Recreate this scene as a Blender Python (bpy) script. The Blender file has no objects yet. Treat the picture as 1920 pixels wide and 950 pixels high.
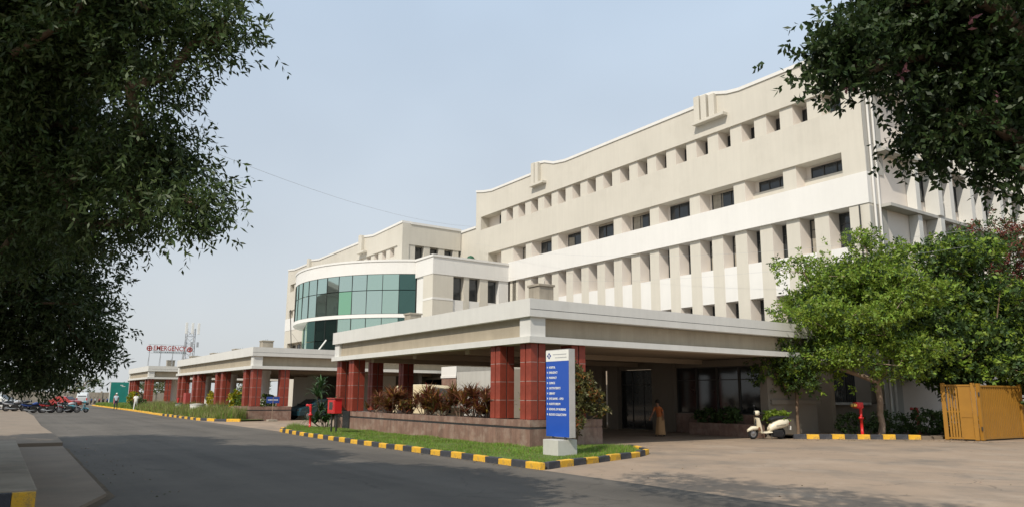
import bpy, bmesh, math, random
import numpy as np
from mathutils import Vector, Matrix
random.seed(7)
RNG = np.random.default_rng(11)
S = bpy.context.scene
COL = S.collection
R = math.radians

# ---------------------------------------------------------------- camera
CAM_H = 1.7
yaw, pitch, roll = 0.966949, 0.178202, 0.005499
fw = Vector((-math.sin(yaw)*math.cos(pitch), math.cos(yaw)*math.cos(pitch), math.sin(pitch)))
rt = Vector((math.cos(yaw), math.sin(yaw), 0.0))
up = rt.cross(fw)
r2 = rt*math.cos(roll) + up*math.sin(roll)
u2 = -rt*math.sin(roll) + up*math.cos(roll)
cd = bpy.data.cameras.new('camera')
cam = bpy.data.objects.new('camera', cd)
COL.objects.link(cam)
cam.matrix_world = Matrix(((r2.x, u2.x, -fw.x, 0), (r2.y, u2.y, -fw.y, 0), (r2.z, u2.z, -fw.z, CAM_H), (0, 0, 0, 1)))
cd.sensor_fit = 'HORIZONTAL'
cd.sensor_width = 36.0
cd.lens = 36.0*1378.88/1920.0
cd.shift_y = 19.05/1920.0
cd.clip_start, cd.clip_end = 0.1, 6000
S.camera = cam

# ---------------------------------------------------------------- light
SUN = Vector((0.355, -0.87, 1.0)).normalized()
el = math.asin(SUN.z)
W = bpy.data.worlds.new('World'); S.world = W; W.use_nodes = True
nt = W.node_tree; N = nt.nodes; Lk = nt.links
bg = N['Background']
sky = N.new('ShaderNodeTexSky'); sky.sky_type = 'NISHITA'; sky.sun_disc = False
sky.sun_elevation = el; sky.sun_rotation = math.atan2(SUN.x, SUN.y)
sky.air_density = 1.0; sky.dust_density = 4.0; sky.ozone_density = 1.0; sky.altitude = 50
hsv = N.new('ShaderNodeHueSaturation'); hsv.inputs['Saturation'].default_value = 0.8
Lk.new(sky.outputs[0], hsv.inputs['Color'])
# thin high cloud veil: soft noise on the view direction
tc = N.new('ShaderNodeTexCoord'); mp = N.new('ShaderNodeMapping'); mp.inputs['Scale'].default_value = (1.0, 1.0, 1.6)
nz = N.new('ShaderNodeTexNoise'); nz.inputs['Scale'].default_value = 1.5; nz.inputs['Detail'].default_value = 4; nz.inputs['Roughness'].default_value = 0.45
rp = N.new('ShaderNodeValToRGB'); rp.color_ramp.elements[0].position = 0.38; rp.color_ramp.elements[1].position = 0.74
rp.color_ramp.elements[0].color = (0.76, 0.76, 0.76, 1); rp.color_ramp.elements[1].color = (1.0, 1.0, 1.0, 1)
mx = N.new('ShaderNodeMix'); mx.data_type = 'RGBA'
Lk.new(tc.outputs['Generated'], mp.inputs['Vector']); Lk.new(mp.outputs[0], nz.inputs['Vector'])
Lk.new(nz.outputs['Fac'], rp.inputs['Fac']); Lk.new(rp.outputs['Color'], mx.inputs['Factor'])
Lk.new(hsv.outputs[0], mx.inputs[6]); 
sep = N.new('ShaderNodeSeparateXYZ'); Lk.new(tc.outputs['Generated'], sep.inputs[0])
veil = N.new('ShaderNodeValToRGB'); veil.color_ramp.elements[0].position = 0.0; veil.color_ramp.elements[1].position = 0.55
veil.color_ramp.elements[0].color = (0.66, 0.685, 0.69, 1); veil.color_ramp.elements[1].color = (0.545, 0.675, 0.835, 1)
Lk.new(sep.outputs['Z'], veil.inputs['Fac'])
vs_ = N.new('ShaderNodeVectorMath'); vs_.operation = 'SCALE'; vs_.inputs['Scale'].default_value = 12.9
Lk.new(veil.outputs['Color'], vs_.inputs[0]); Lk.new(vs_.outputs[0], mx.inputs[7])
Lk.new(mx.outputs[2], bg.inputs['Color'])
bg.inputs['Strength'].default_value = 0.088
sd = bpy.data.lights.new('sun', 'SUN'); sd.energy = 4.0; sd.angle = R(0.55); sd.color = (1.0, 0.93, 0.82)
so = bpy.data.objects.new('sun', sd); COL.objects.link(so)
so.rotation_euler = (-SUN).to_track_quat('-Z', 'Y').to_euler()
so.location = (0, -20, 40)
V = S.view_settings
V.view_transform = 'Standard'; V.look = 'None'; V.exposure = 0.0; V.gamma = 1.0; V.use_curve_mapping = False
S.cycles.max_bounces = 6; S.cycles.diffuse_bounces = 3; S.cycles.glossy_bounces = 3; S.cycles.transmission_bounces = 3
S.cycles.transparent_max_bounces = 6; S.cycles.use_denoising = True

# ---------------------------------------------------------------- helpers
def empty(name, loc=(0, 0, 0), rz=0.0):
    o = bpy.data.objects.new(name, None); COL.objects.link(o)
    o.location = loc; o.rotation_euler = (0, 0, rz); o.empty_display_size = 0.2
    return o
def tag(o, label=None, cat=None, group=None, kind=None):
    if label: o['label'] = label
    if cat: o['category'] = cat
    if group: o['group'] = group
    if kind: o['kind'] = kind
    return o
def link_mesh(name, me, mats, parent=None):
    o = bpy.data.objects.new(name, me); COL.objects.link(o)
    if mats is not None and len(me.materials) == 0:
        for m in (mats if isinstance(mats, (list, tuple)) else [mats]): me.materials.append(m)
    if parent: o.parent = parent
    return o
class MB:
    """collects shapes, builds one mesh object"""
    def __init__(s): s.v = []; s.f = []; s.mi = []; s.sm = []
    def add(s, vs, fs, m=0, smooth=False):
        b = len(s.v); s.v += [tuple(p) for p in vs]
        for f in fs: s.f.append([b+i for i in f]); s.mi.append(m); s.sm.append(smooth)
    def box(s, x0, x1, y0, y1, z0, z1, m=0):
        vs = [(x0, y0, z0), (x1, y0, z0), (x1, y1, z0), (x0, y1, z0), (x0, y0, z1), (x1, y0, z1), (x1, y1, z1), (x0, y1, z1)]
        s.add(vs, [(0, 3, 2, 1), (4, 5, 6, 7), (0, 1, 5, 4), (1, 2, 6, 5), (2, 3, 7, 6), (3, 0, 4, 7)], m); return s
    def bbox(s, x0, x1, y0, y1, z0, z1, b=0.02, m=0):
        """box with chamfered edges"""
        bm = bmesh.new(); bmesh.ops.create_cube(bm, size=1)
        for v in bm.verts: v.co = ((x0+x1)/2+v.co.x*(x1-x0), (y0+y1)/2+v.co.y*(y1-y0), (z0+z1)/2+v.co.z*(z1-z0))
        bmesh.ops.bevel(bm, geom=bm.edges[:], offset=b, segments=2, affect='EDGES', profile=0.7)
        s.bm(bm, m); return s
    def bm(s, bm, m=0, smooth=False):
        bm.verts.ensure_lookup_table(); bm.verts.index_update()
        s.add([v.co[:] for v in bm.verts], [[v.index for v in f.verts] for f in bm.faces], m, smooth); bm.free()
    def prism(s, pts, z0, z1, m=0):
        n = len(pts)
        s.add([(x, y, z0) for x, y in pts]+[(x, y, z1) for x, y in pts],
              [list(range(n))[::-1], list(range(n, 2*n))]+[(i, (i+1) % n, n+(i+1) % n, n+i) for i in range(n)], m); return s
    def prism_xz(s, pts, y0, y1, m=0):
        n = len(pts)
        s.add([(x, y0, z) for x, z in pts]+[(x, y1, z) for x, z in pts],
              [list(range(n)), list(range(n, 2*n))[::-1]]+[((i+1) % n, i, n+i, n+(i+1) % n) for i in range(n)], m); return s
    def tube(s, path, r, n=8, m=0, caps=True):
        path = [Vector(p) for p in path]; k = len(path)
        rr = r if isinstance(r, (list, tuple)) else [r]*k
        vs = []; ref = None
        for i, p in enumerate(path):
            t = (path[min(i+1, k-1)]-path[max(i-1, 0)]).normalized()
            if ref is None: ref = Vector((0, 0, 1)) if abs(t.z) < 0.9 else Vector((1, 0, 0))
            a = t.cross(ref).normalized(); b = t.cross(a).normalized(); ref = -b if False else ref
            for j in range(n):
                an = 2*math.pi*j/n; vs.append(p+a*(rr[i]*math.cos(an))+b*(rr[i]*math.sin(an)))
        fs = [(i*n+j, i*n+(j+1) % n, (i+1)*n+(j+1) % n, (i+1)*n+j) for i in range(k-1) for j in range(n)]
        s.add(vs, fs, m, True)
        if caps: s.add(vs[:n], [list(range(n))], m); s.add(vs[-n:], [list(range(n))[::-1]], m)
        return s
    def lathe(s, prof, c=(0, 0, 0), axis='z', n=16, m=0):
        vs = []
        for r, h in prof:
            for j in range(n):
                a = 2*math.pi*j/n; p = (r*math.cos(a), r*math.sin(a), h)
                if axis == 'x': p = (p[2], p[0], p[1])
                if axis == 'y': p = (p[1], p[2], p[0])
                vs.append((p[0]+c[0], p[1]+c[1], p[2]+c[2]))
        fs = [(i*n+j, i*n+(j+1) % n, (i+1)*n+(j+1) % n, (i+1)*n+j) for i in range(len(prof)-1) for j in range(n)]
        s.add(vs, fs, m, True)
        for i in (0, len(prof)-1):
            if prof[i][0] > 1e-4: s.add(vs[i*n:(i+1)*n], [list(range(n))], m)
        return s
    def torus(s, c, Rr, r, axis='y', n=24, k=8, m=0):
        vs = []
        for i in range(n):
            a = 2*math.pi*i/n
            for j in range(k):
                b = 2*math.pi*j/k; q = Rr+r*math.cos(b); h = r*math.sin(b)
                p = {'y': (q*math.cos(a), h, q*math.sin(a)), 'x': (h, q*math.cos(a), q*math.sin(a)), 'z': (q*math.cos(a), q*math.sin(a), h)}[axis]
                vs.append((p[0]+c[0], p[1]+c[1], p[2]+c[2]))
        s.add(vs, [(i*k+j, ((i+1) % n)*k+j, ((i+1) % n)*k+(j+1) % k, i*k+(j+1) % k) for i in range(n) for j in range(k)], m, True); return s
    def loft(s, rings, m=0, close=True, smooth=True):
        n = len(rings[0]); vs = [p for r_ in rings for p in r_]
        fs = [(i*n+j, i*n+(j+1) % n, (i+1)*n+(j+1) % n, (i+1)*n+j) for i in range(len(rings)-1) for j in range(n)]
        s.add(vs, fs, m, smooth)
        if close: s.add(rings[0], [list(range(n))[::-1]], m, smooth); s.add(rings[-1], [list(range(n))], m, smooth)
        return s
    def mesh(s, name):
        me = bpy.data.meshes.new(name); me.from_pydata(s.v, [], s.f)
        me.polygons.foreach_set('material_index', s.mi); me.polygons.foreach_set('use_smooth', s.sm)
        bm = bmesh.new(); bm.from_mesh(me); bmesh.ops.recalc_face_normals(bm, faces=bm.faces[:]); bm.to_mesh(me); bm.free()
        me.update(); return me
    def build(s, name, mats, parent=None): return link_mesh(name, s.mesh(name), mats, parent)
def copy_tree(o, parent=None):
    c = o.copy(); COL.objects.link(c); c.parent = parent
    for ch in o.children: copy_tree(ch, c)
    return c
def arrmesh(name, verts, quads, mats, parent=None, midx=None, smooth=False):
    me = bpy.data.meshes.new(name); nv = len(verts); nf = len(quads); k = quads.shape[1]
    me.vertices.add(nv); me.vertices.foreach_set('co', np.ascontiguousarray(verts, dtype=np.float32).ravel())
    me.loops.add(nf*k); me.loops.foreach_set('vertex_index', np.ascontiguousarray(quads, dtype=np.int32).ravel())
    me.polygons.add(nf); me.polygons.foreach_set('loop_start', np.arange(0, nf*k, k, dtype=np.int32))
    if midx is not None: me.polygons.foreach_set('material_index', midx.astype(np.int32))
    if smooth: me.polygons.foreach_set('use_smooth', np.ones(nf, dtype=bool))
    me.update(calc_edges=True); me.validate()
    return link_mesh(name, me, mats, parent)

# ---------------------------------------------------------------- materials
MATS = {}
def mat(name, col, rough=0.7, var=0.12, scale=1.5, bump=0.0, bscale=40, metal=0.0, spec=0.3, streak=0.0, stain=None, isl=0.0, trans=0.0, coat=0.0, hue=0.0, fine=0.0, stain2=None, cracks=None, tracks=0.0):
    if name in MATS: return MATS[name]
    m = bpy.data.materials.new(name); m.use_nodes = True; n = m.node_tree.nodes; l = m.node_tree.links
    b = n['Principled BSDF']; out = n['Material Output']
    b.inputs['Roughness'].default_value = rough; b.inputs['Metallic'].default_value = metal
    b.inputs['Specular IOR Level'].default_value = spec; b.inputs['Coat Weight'].default_value = coat
    tc_ = n.new('ShaderNodeTexCoord')
    def noise(sc, det=5, vec=None, ro=0.6):
        t = n.new('ShaderNodeTexNoise'); t.inputs['Scale'].default_value = sc; t.inputs['Detail'].default_value = det; t.inputs['Roughness'].default_value = ro
        l.new(vec or tc_.outputs['Object'], t.inputs['Vector']); return t.outputs['Fac']
    def rng(src, a, c, lo=0.3, hi=0.7):
        r_ = n.new('ShaderNodeMapRange'); r_.inputs[1].default_value = lo; r_.inputs[2].default_value = hi; r_.inputs[3].default_value = a; r_.inputs[4].default_value = c
        l.new(src, r_.inputs[0]); return r_.outputs[0]
    def mul(a, c):
        k = n.new('ShaderNodeMath'); k.operation = 'MULTIPLY'; l.new(a, k.inputs[0])
        if isinstance(c, float): k.inputs[1].default_value = c
        else: l.new(c, k.inputs[1])
        return k.outputs[0]
    f = rng(noise(scale), 1-var, 1+var)
    if fine: f = mul(f, rng(noise(bscale*2, 3), 1-fine, 1+fine, 0.3, 0.7))
    if streak:
        mpn = n.new('ShaderNodeMapping'); mpn.inputs['Scale'].default_value = (2.2, 2.2, 0.12); l.new(tc_.outputs['Object'], mpn.inputs['Vector'])
        f = mul(f, rng(noise(1.6, 6, mpn.outputs[0], 0.7), 1-streak, 1.0, 0.35, 0.6))
    if tracks:
        mpt = n.new('ShaderNodeMapping'); mpt.inputs['Scale'].default_value = (0.035, 0.9, 1.0); l.new(tc_.outputs['Object'], mpt.inputs['Vector'])
        f = mul(f, rng(noise(1.0, 4, mpt.outputs[0], 0.6), 1-tracks, 1+tracks*.6, 0.35, 0.65))
    if isl:
        g = n.new('ShaderNodeNewGeometry'); f = mul(f, rng(g.outputs['Random Per Island'], 1-isl, 1+isl, 0, 1))
    hs = n.new('ShaderNodeHueSaturation'); hs.inputs['Color'].default_value = (*col, 1); l.new(f, hs.inputs['Value'])
    if hue:
        g2 = n.new('ShaderNodeNewGeometry'); wn = n.new('ShaderNodeTexWhiteNoise'); wn.noise_dimensions = '1D'; l.new(g2.outputs['Random Per Island'], wn.inputs['W'])
        l.new(rng(wn.outputs['Value'], 0.5-hue, 0.5+hue, 0, 1), hs.inputs['Hue'])
    colr = hs.outputs[0]
    if stain:
        mxn = n.new('ShaderNodeMix'); mxn.data_type = 'RGBA'; l.new(colr, mxn.inputs[6]); mxn.inputs[7].default_value = (*stain[0], 1)
        l.new(rng(noise(stain[1], 8, None, 0.7), 0, stain[2], stain[3] if len(stain) > 3 else 0.5, stain[4] if len(stain) > 4 else 0.75), mxn.inputs[0]); colr = mxn.outputs[2]
    for stn in (stain2,):
        if stn:
            mp2 = n.new('ShaderNodeMapping'); mp2.inputs['Location'].default_value = (31.7, 12.3, 5.1); l.new(tc_.outputs['Object'], mp2.inputs['Vector'])
            mxn = n.new('ShaderNodeMix'); mxn.data_type = 'RGBA'; l.new(colr, mxn.inputs[6]); mxn.inputs[7].default_value = (*stn[0], 1)
            l.new(rng(noise(stn[1], 8, mp2.outputs[0], 0.7), 0, stn[2], stn[3], stn[4]), mxn.inputs[0]); colr = mxn.outputs[2]
    if cracks:
        wv = n.new('ShaderNodeTexNoise'); wv.inputs['Scale'].default_value = 1.3; wv.inputs['Detail'].default_value = 6; l.new(tc_.outputs['Object'], wv.inputs['Vector'])
        ad = n.new('ShaderNodeVectorMath'); ad.operation = 'MULTIPLY_ADD'; l.new(wv.outputs['Color'], ad.inputs[0]); ad.inputs[1].default_value = (1.1, 1.1, 1.1); l.new(tc_.outputs['Object'], ad.inputs[2])
        vo = n.new('ShaderNodeTexVoronoi'); vo.feature = 'DISTANCE_TO_EDGE'; vo.inputs['Scale'].default_value = cracks[0]; l.new(ad.outputs[0], vo.inputs['Vector'])
        ck = rng(vo.outputs['Distance'], cracks[1], 0.0, 0.0, 0.012)
        ck = mul(ck, rng(noise(.22, 3), 0.0, 1.0, 0.42, 0.6))
        mxc = n.new('ShaderNodeMix'); mxc.data_type = 'RGBA'; l.new(ck, mxc.inputs[0]); l.new(colr, mxc.inputs[6]); mxc.inputs[7].default_value = (.04, .035, .03, 1); colr = mxc.outputs[2]
    l.new(colr, b.inputs['Base Color'])
    if bump:
        bp = n.new('ShaderNodeBump'); bp.inputs['Strength'].default_value = bump; bp.inputs['Distance'].default_value = 0.02
        l.new(noise(bscale, 6), bp.inputs['Height']); l.new(bp.outputs[0], b.inputs['Normal'])
    if trans:
        tr = n.new('ShaderNodeBsdfTranslucent'); l.new(colr, tr.inputs['Color']); ms = n.new('ShaderNodeMixShader'); ms.inputs[0].default_value = trans
        l.new(b.outputs[0], ms.inputs[1]); l.new(tr.outputs[0], ms.inputs[2]); l.new(ms.outputs[0], out.inputs['Surface'])
    MATS[name] = m; return m
WHITE = mat('white_plaster', (0.70, 0.68, 0.64), 0.75, 0.03, 0.5, 0.12, 30, streak=0.03)
REVEAL = mat('cream_reveal_plaster', (0.73, 0.66, 0.585), 0.8, 0.04, 0.5, 0.1, 30)
BEIGE = mat('beige_plaster', (0.575, 0.537, 0.46), 0.8, 0.05, 0.25, 0.12, 30, streak=0.05, stain=((0.44, 0.405, 0.335), 0.35, 0.35, 0.5, 0.75))
FASC = mat('weathered_white_plaster', (0.65, 0.635, 0.59), 0.75, 0.04, 0.8, 0.2, 25, streak=0.05, stain=((0.41, 0.385, 0.335), 1.0, 0.3, 0.58, 0.85))
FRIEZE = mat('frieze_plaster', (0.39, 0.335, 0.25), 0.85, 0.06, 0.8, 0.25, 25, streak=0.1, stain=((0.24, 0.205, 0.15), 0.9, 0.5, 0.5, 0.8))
DIMW = mat('shaded_wall_tone', (0.20, 0.17, 0.135), 0.85, 0.08, 0.6, 0.1)  # wall colour darkened so that it carries the porch shade itself
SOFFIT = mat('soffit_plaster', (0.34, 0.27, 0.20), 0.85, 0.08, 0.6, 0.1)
GREYW = mat('grey_plaster', (0.44, 0.425, 0.385), 0.8, 0.06, 0.5, 0.15, streak=0.1)
REDG = mat('red_granite', (0.255, 0.05, 0.03), 0.5, 0.2, 3.0, 0.0, spec=0.3, fine=0.2, isl=.08)
REDD = mat('dark_red_granite', (0.22, 0.05, 0.035), 0.35, 0.16, 3.0, spec=0.5, fine=0.15)
JOINT = mat('grey_joint_mortar', (0.40, 0.38, 0.35), 0.8)
BLACKG = mat('black_granite', (0.035, 0.036, 0.038), 0.25, spec=0.5)
PINKG = mat('pink_granite', (0.255, 0.152, 0.115), 0.45, 0.18, 2.5, spec=0.45, fine=0.2, streak=.3, stain=((0.40, 0.31, 0.25), 2.2, 0.75, 0.48, 0.72))
DKFR = mat('dark_window_frame', (0.05, 0.048, 0.045), 0.5)
LTFR = mat('aluminium_frame', (0.45, 0.44, 0.42), 0.4, metal=0.6)
GLASSW = mat('window_glass', (0.028, 0.032, 0.034), 0.08, 0.2, 0.6, spec=0.6)
GLASSD = mat('lobby_glass', (0.02, 0.022, 0.022), 0.06, spec=0.6)
VOID = mat('dark_interior', (0.02, 0.018, 0.016), 0.9)
CURT = mat('window_curtain', (0.30, 0.27, 0.22), 0.9, 0.2, 4)
CONC = mat('raw_concrete', (0.36, 0.315, 0.25), 0.9, 0.12, 1.5, 0.4, 20, streak=0.25)
ASPH = mat('asphalt', (0.098, 0.086, 0.072), 0.85, 0.10, 0.35, 0.5, 60, fine=0.12, stain=((0.145, 0.126, 0.103), 0.13, 0.7, 0.42, 0.68), spec=0.25, cracks=(.35, .5), tracks=.22)
FORE = mat('forecourt_concrete', (0.30, 0.222, 0.157), 0.88, 0.10, 0.35, 0.3, 40, fine=0.08, stain=((0.175, 0.145, 0.115), 0.4, 0.85, 0.47, 0.68), stain2=((0.39, 0.31, 0.235), 0.55, 0.7, 0.52, 0.75), cracks=(.3, .45))
WALK = mat('pavement_concrete', (0.225, 0.176, 0.13), 0.9, 0.12, 0.9, 0.4, 30, fine=0.08, stain=((0.16, 0.14, 0.11), 0.6, 0.6, 0.5, 0.75))
PAVER = mat('paver_block', (0.30, 0.26, 0.21), 0.9, 0.12, 1.2, 0.3, 30, isl=0.12)
SOIL = mat('soil', (0.11, 0.08, 0.05), 0.95, 0.25, 2.0, 0.6, 20)
EARTH = mat('dry_ground', (0.24, 0.19, 0.135), 0.95, 0.2, 0.2, 0.3, 10)
LAWN = mat('lawn_soil', (0.10, 0.145, 0.035), 0.95, 0.25, 2.5, 0.6, 25)
YEL = mat('yellow_kerb_paint', (0.80, 0.45, 0.04), 0.6, 0.14, 3, 0.6, 30, stain=((0.24, 0.18, 0.11), 7.0, 0.85, 0.5, 0.68), stain2=((.10, .09, .08), 2.0, .6, .55, .75))
BLK = mat('black_kerb_paint', (0.055, 0.057, 0.065), 0.6, 0.15, 6, 0.4, 30, stain=((0.20, 0.18, 0.16), 5.0, 0.7, 0.55, 0.75))
GATEY = mat('yellow_gate_paint', (0.32, 0.155, 0.022), 0.5, 0.08, 2, stain=((0.22, 0.11, 0.03), 2.5, 0.7, 0.55, 0.8))
REDP = mat('red_enamel', (0.55, 0.02, 0.02), 0.35, 0.1, 3, coat=0.3)
REDF = mat('faded_red_paint', (0.36, 0.06, 0.05), 0.5, 0.15, 3)
BRASS = mat('brass_cap', (0.75, 0.50, 0.14), 0.35, metal=0.5)
BLUE = mat('blue_sign_face', (0.018, 0.082, 0.42), 0.3, 0.06, 1.0, coat=0.3)
LOGO = mat('logo_blue', (0.012, 0.05, 0.25), 0.35)
SIGNW = mat('sign_white', (0.78, 0.77, 0.72), 0.45, 0.05, 2)
ALU = mat('brushed_aluminium', (0.52, 0.50, 0.47), 0.4, metal=0.4)
STEEL = mat('dark_steel', (0.06, 0.058, 0.055), 0.5, metal=0.4)
GALV = mat('galvanised_steel', (0.42, 0.43, 0.44), 0.5, metal=0.3)
BLKP = mat('black_plastic', (0.022, 0.022, 0.024), 0.5)
TYRE = mat('tyre_rubber', (0.02, 0.02, 0.02), 0.85)
RIM = mat('wheel_rim', (0.35, 0.35, 0.36), 0.4, metal=0.7)
BARK = mat('bark', (0.17, 0.115, 0.075), 0.9, 0.25, 3, 0.8, 25)
BARKL = mat('pale_bark', (0.27, 0.20, 0.145), 0.9, 0.25, 4, 0.8, 25)
def leafm(name, col, tr=0.3, isl=0.35, hue=0.02, rough=0.5): return mat(name, col, rough, 0.15, 0.8, spec=0.35, isl=isl, trans=tr, hue=hue)
LF1 = leafm('narrow_leaf', (0.055, 0.086, 0.023))
LF2 = leafm('fine_leaf', (0.045, 0.068, 0.02))
LF3 = leafm('raintree_leaf', (0.036, 0.062, 0.016))
LF4 = leafm('bright_leaf', (0.19, 0.275, 0.034), 0.38)
LF5 = leafm('deep_green_leaf', (0.055, 0.095, 0.026))
LF6 = leafm('flame_leaf', (0.20, 0.062, 0.04), 0.3, 0.4, 0.03)
LFR = leafm('cordyline_leaf', (0.19, 0.075, 0.045), 0.25, 0.5, 0.04)
LFG = leafm('olive_leaf', (0.12, 0.115, 0.04), 0.3, 0.4, 0.03)
LFO = leafm('croton_leaf', (0.25, 0.13, 0.03), 0.3, 0.5, 0.05)
LFY = leafm('yellow_shrub_leaf', (0.40, 0.34, 0.02), 0.3, 0.3, 0.02)
LFP = leafm('palm_leaf', (0.06, 0.115, 0.04), 0.25)
GRS = leafm('grass_blade', (0.165, 0.285, 0.035), 0.3, 0.4, 0.025)
GRD = leafm('dry_grass_blade', (0.25, 0.235, 0.09), 0.3, 0.45, 0.03)
PETAL = leafm('pink_petal', (0.5, 0.22, 0.26), 0.3)

# ---------------------------------------------------------------- the ground
def sheet(name, pts, z, m, kind='structure'):
    b = MB(); b.add([(x, y, z) for x, y in pts], [list(range(len(pts)))]); o = b.build(name, m)
    for p in o.data.polygons:
        if p.normal.z < 0: o.data.flip_normals(); break
    return tag(o, kind=kind)
sheet('ground', [(-2500, -2500), (2500, -2500), (2500, 2500), (-2500, 2500)], -0.06, EARTH)
sheet('forecourt', [(-140, 10.3), (30, 10.3), (30, 70), (-140, 70)], 0.0, FORE)
sheet('road', [(-260, 1.95), (-260, 12.3), (-128, 12.0), (-85.5, 11.75), (-67.5, 11.3), (-55.5, 11.3), (-49.5, 11.2), (-36.3, 11.3), (-26, 10.75), (-14.25, 10.72), (40, 10.45), (40, -3), (-10.5, -3), (-11.4, 0.9), (-12.8, 1.2), (-14.4, 1.72), (-28.3, 1.95)], 0.006, ASPH)
# left pavement: near apron, raised platform with painted end, far pavement
b = MB(); b.prism([(-12.9, 1.18), (-14.4, 1.7), (-28.0, 1.93), (-28.0, -3), (-9.5, -3), (-11.4, 0.75)], -0.05, 0.07)
tag(b.build('pavement', WALK), kind='structure')
b = MB(); b.prism([(-28.4, 1.95), (-33.4, 2.05), (-43.3, 2.0), (-64, 2.4), (-110, 2.2), (-110, -8), (-28.4, -8)], -0.05, 0.16)
tag(b.build('pavement', WALK), kind='structure')
def strip(name, pts, w_, z, m):
    P_ = [Vector((a, c, 0)) for a, c in pts]; Lf = []; Rt = []
    for i, p_ in enumerate(P_):
        d = (P_[min(i+1, len(P_)-1)]-P_[max(i-1, 0)]).normalized(); nn = Vector((-d.y, d.x, 0))*w_/2; k = .7+.6*random.random()
        Lf.append((p_.x+nn.x*k, p_.y+nn.y*k, z)); Rt.append((p_.x-nn.x*k, p_.y-nn.y*k, z))
    q = MB(); n_ = len(P_); q.add(Lf+Rt, [(i, i+1, n_+i+1, n_+i) for i in range(n_-1)]); return tag(q.build(name, m), kind='structure')
strip('gutter', [(-12.2, .95), (-12.85, 1.22), (-13.6, 1.5), (-14.4, 1.76)]+[(-14.4-i*.9, 1.76+i*.0155+random.uniform(-.02, .02)) for i in range(1, 16)], .14, .0135, SOIL)
SLAB = mat('platform_cement', (.30, .25, .19), .9, .14, 1.2, .4, 30, stain=((.14, .12, .09), .8, .7, .48, .72))
plat = empty('raised_platform', (-20, 0, 0)); tag(plat, kind='structure')
def child(o, p):
    o.parent = p; o.matrix_parent_inverse = Matrix.Translation(Vector(p.location)).inverted() if p.rotation_euler.z == 0 else p.matrix_basis.inverted(); return o
x = -27.7
while x < -13.5:
    L_ = 1.6
    b = MB(); b.bbox(x+0.005, min(x+L_, -13.33)-0.005, -3.0, 0.66, 0.0, 0.30+random.uniform(-.006, .006), 0.03); child(b.build('slab', SLAB), plat); x += L_
for i in range(9):
    y1 = 0.64-i*0.30
    b = MB(); b.bbox(-13.32, -13.21, y1-0.295, y1, 0.0, 0.285, 0.01); child(b.build('painted_block', (YEL, BLK)[i % 2]), plat)

# ---------------------------------------------------------------- kerbs
def kerb(name, path, step, mats, w=0.16, h=0.16, gap=0.012, z=0.0):
    root = empty(name, (path[0][0], path[0][1], 0)); tag(root, kind='structure')
    P_ = [Vector((p[0], p[1], 0)) for p in path]; seg = [(P_[i], P_[i+1]) for i in range(len(P_)-1)]
    tot = sum((c-a).length for a, c in seg); n = max(1, round(tot/step)); st = tot/n
    def at(d):
        for a, c in seg:
            L0 = (c-a).length
            if d <= L0+1e-6: return a+(c-a)*(d/L0)
            d -= L0
        return seg[-1][1]
    for i in range(n):
        a, c = at(i*st), at((i+1)*st); d = (c-a); L0 = d.length-gap; ang = math.atan2(d.y, d.x)
        q = MB(); q.bbox(-L0/2, L0/2, -w/2, w/2, -0.02, h+random.uniform(-.016, .012), 0.026)
        o = q.build('kerb_block', mats[i % len(mats)]); o.parent = root
        mid = (a+c)/2; o.location = (mid.x-P_[0].x, mid.y-P_[0].y, z); o.rotation_euler = (random.uniform(-.05, .05), random.uniform(-.02, .02), ang+random.uniform(-.035, .035))
    return root
kerb('kerb', [(-14.33, 10.8), (-26, 10.82), (-32, 11.0), (-35.4, 11.25), (-36.6, 11.7), (-37.4, 12.6)], 0.60, [YEL, BLK])
kerb('kerb', [(-14.42, 10.95), (-14.75, 11.75), (-15.1, 12.9), (-15.95, 15.4), (-16.6, 16.5), (-18.3, 17.4)], 0.62, [BLK, YEL])
kerb('kerb', [(-19.55, 28.05), (-16.5, 32.5)], 0.56, [BLK, YEL], h=0.2, w=0.18)
kerb('kerb', [(-16.48, 32.55), (-16.15, 33.6)], 0.6, [WALK], h=0.16)
kerb('kerb', [(-50.0, 13.2), (-51.2, 12.0), (-53.5, 11.45), (-67.5, 11.42)], 0.95, [YEL, BLK], h=0.17)
kerb('kerb', [(-67.6, 11.45), (-85.5, 11.9), (-128, 12.1)], 2.0, [YEL], h=0.15)
sheet('lawn', [(-14.45, 10.9), (-26, 10.92), (-32, 11.1), (-35.4, 11.35), (-36.5, 11.8), (-37.3, 12.7), (-37.3, 14.5), (-19.6, 14.5), (-19.6, 17.5), (-18.3, 17.3), (-16.55, 16.4), (-15.85, 15.3), (-15.0, 12.9)], 0.11, LAWN)
sheet('verge', [(-50.2, 13.4), (-51.2, 12.1), (-53.5, 11.5), (-67.5, 11.5), (-85.5, 11.95), (-128, 12.2), (-128, 15), (-50.8, 15)], 0.10, LAWN)
sheet('garden_bed', [(-19.6, 28.1), (-16.45, 32.6), (-15.9, 34.0), (-15.2, 60), (-19.5, 60), (-19.5, 35.4), (-20.6, 35.4), (-20.6, 28.1)], 0.13, SOIL)

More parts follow.
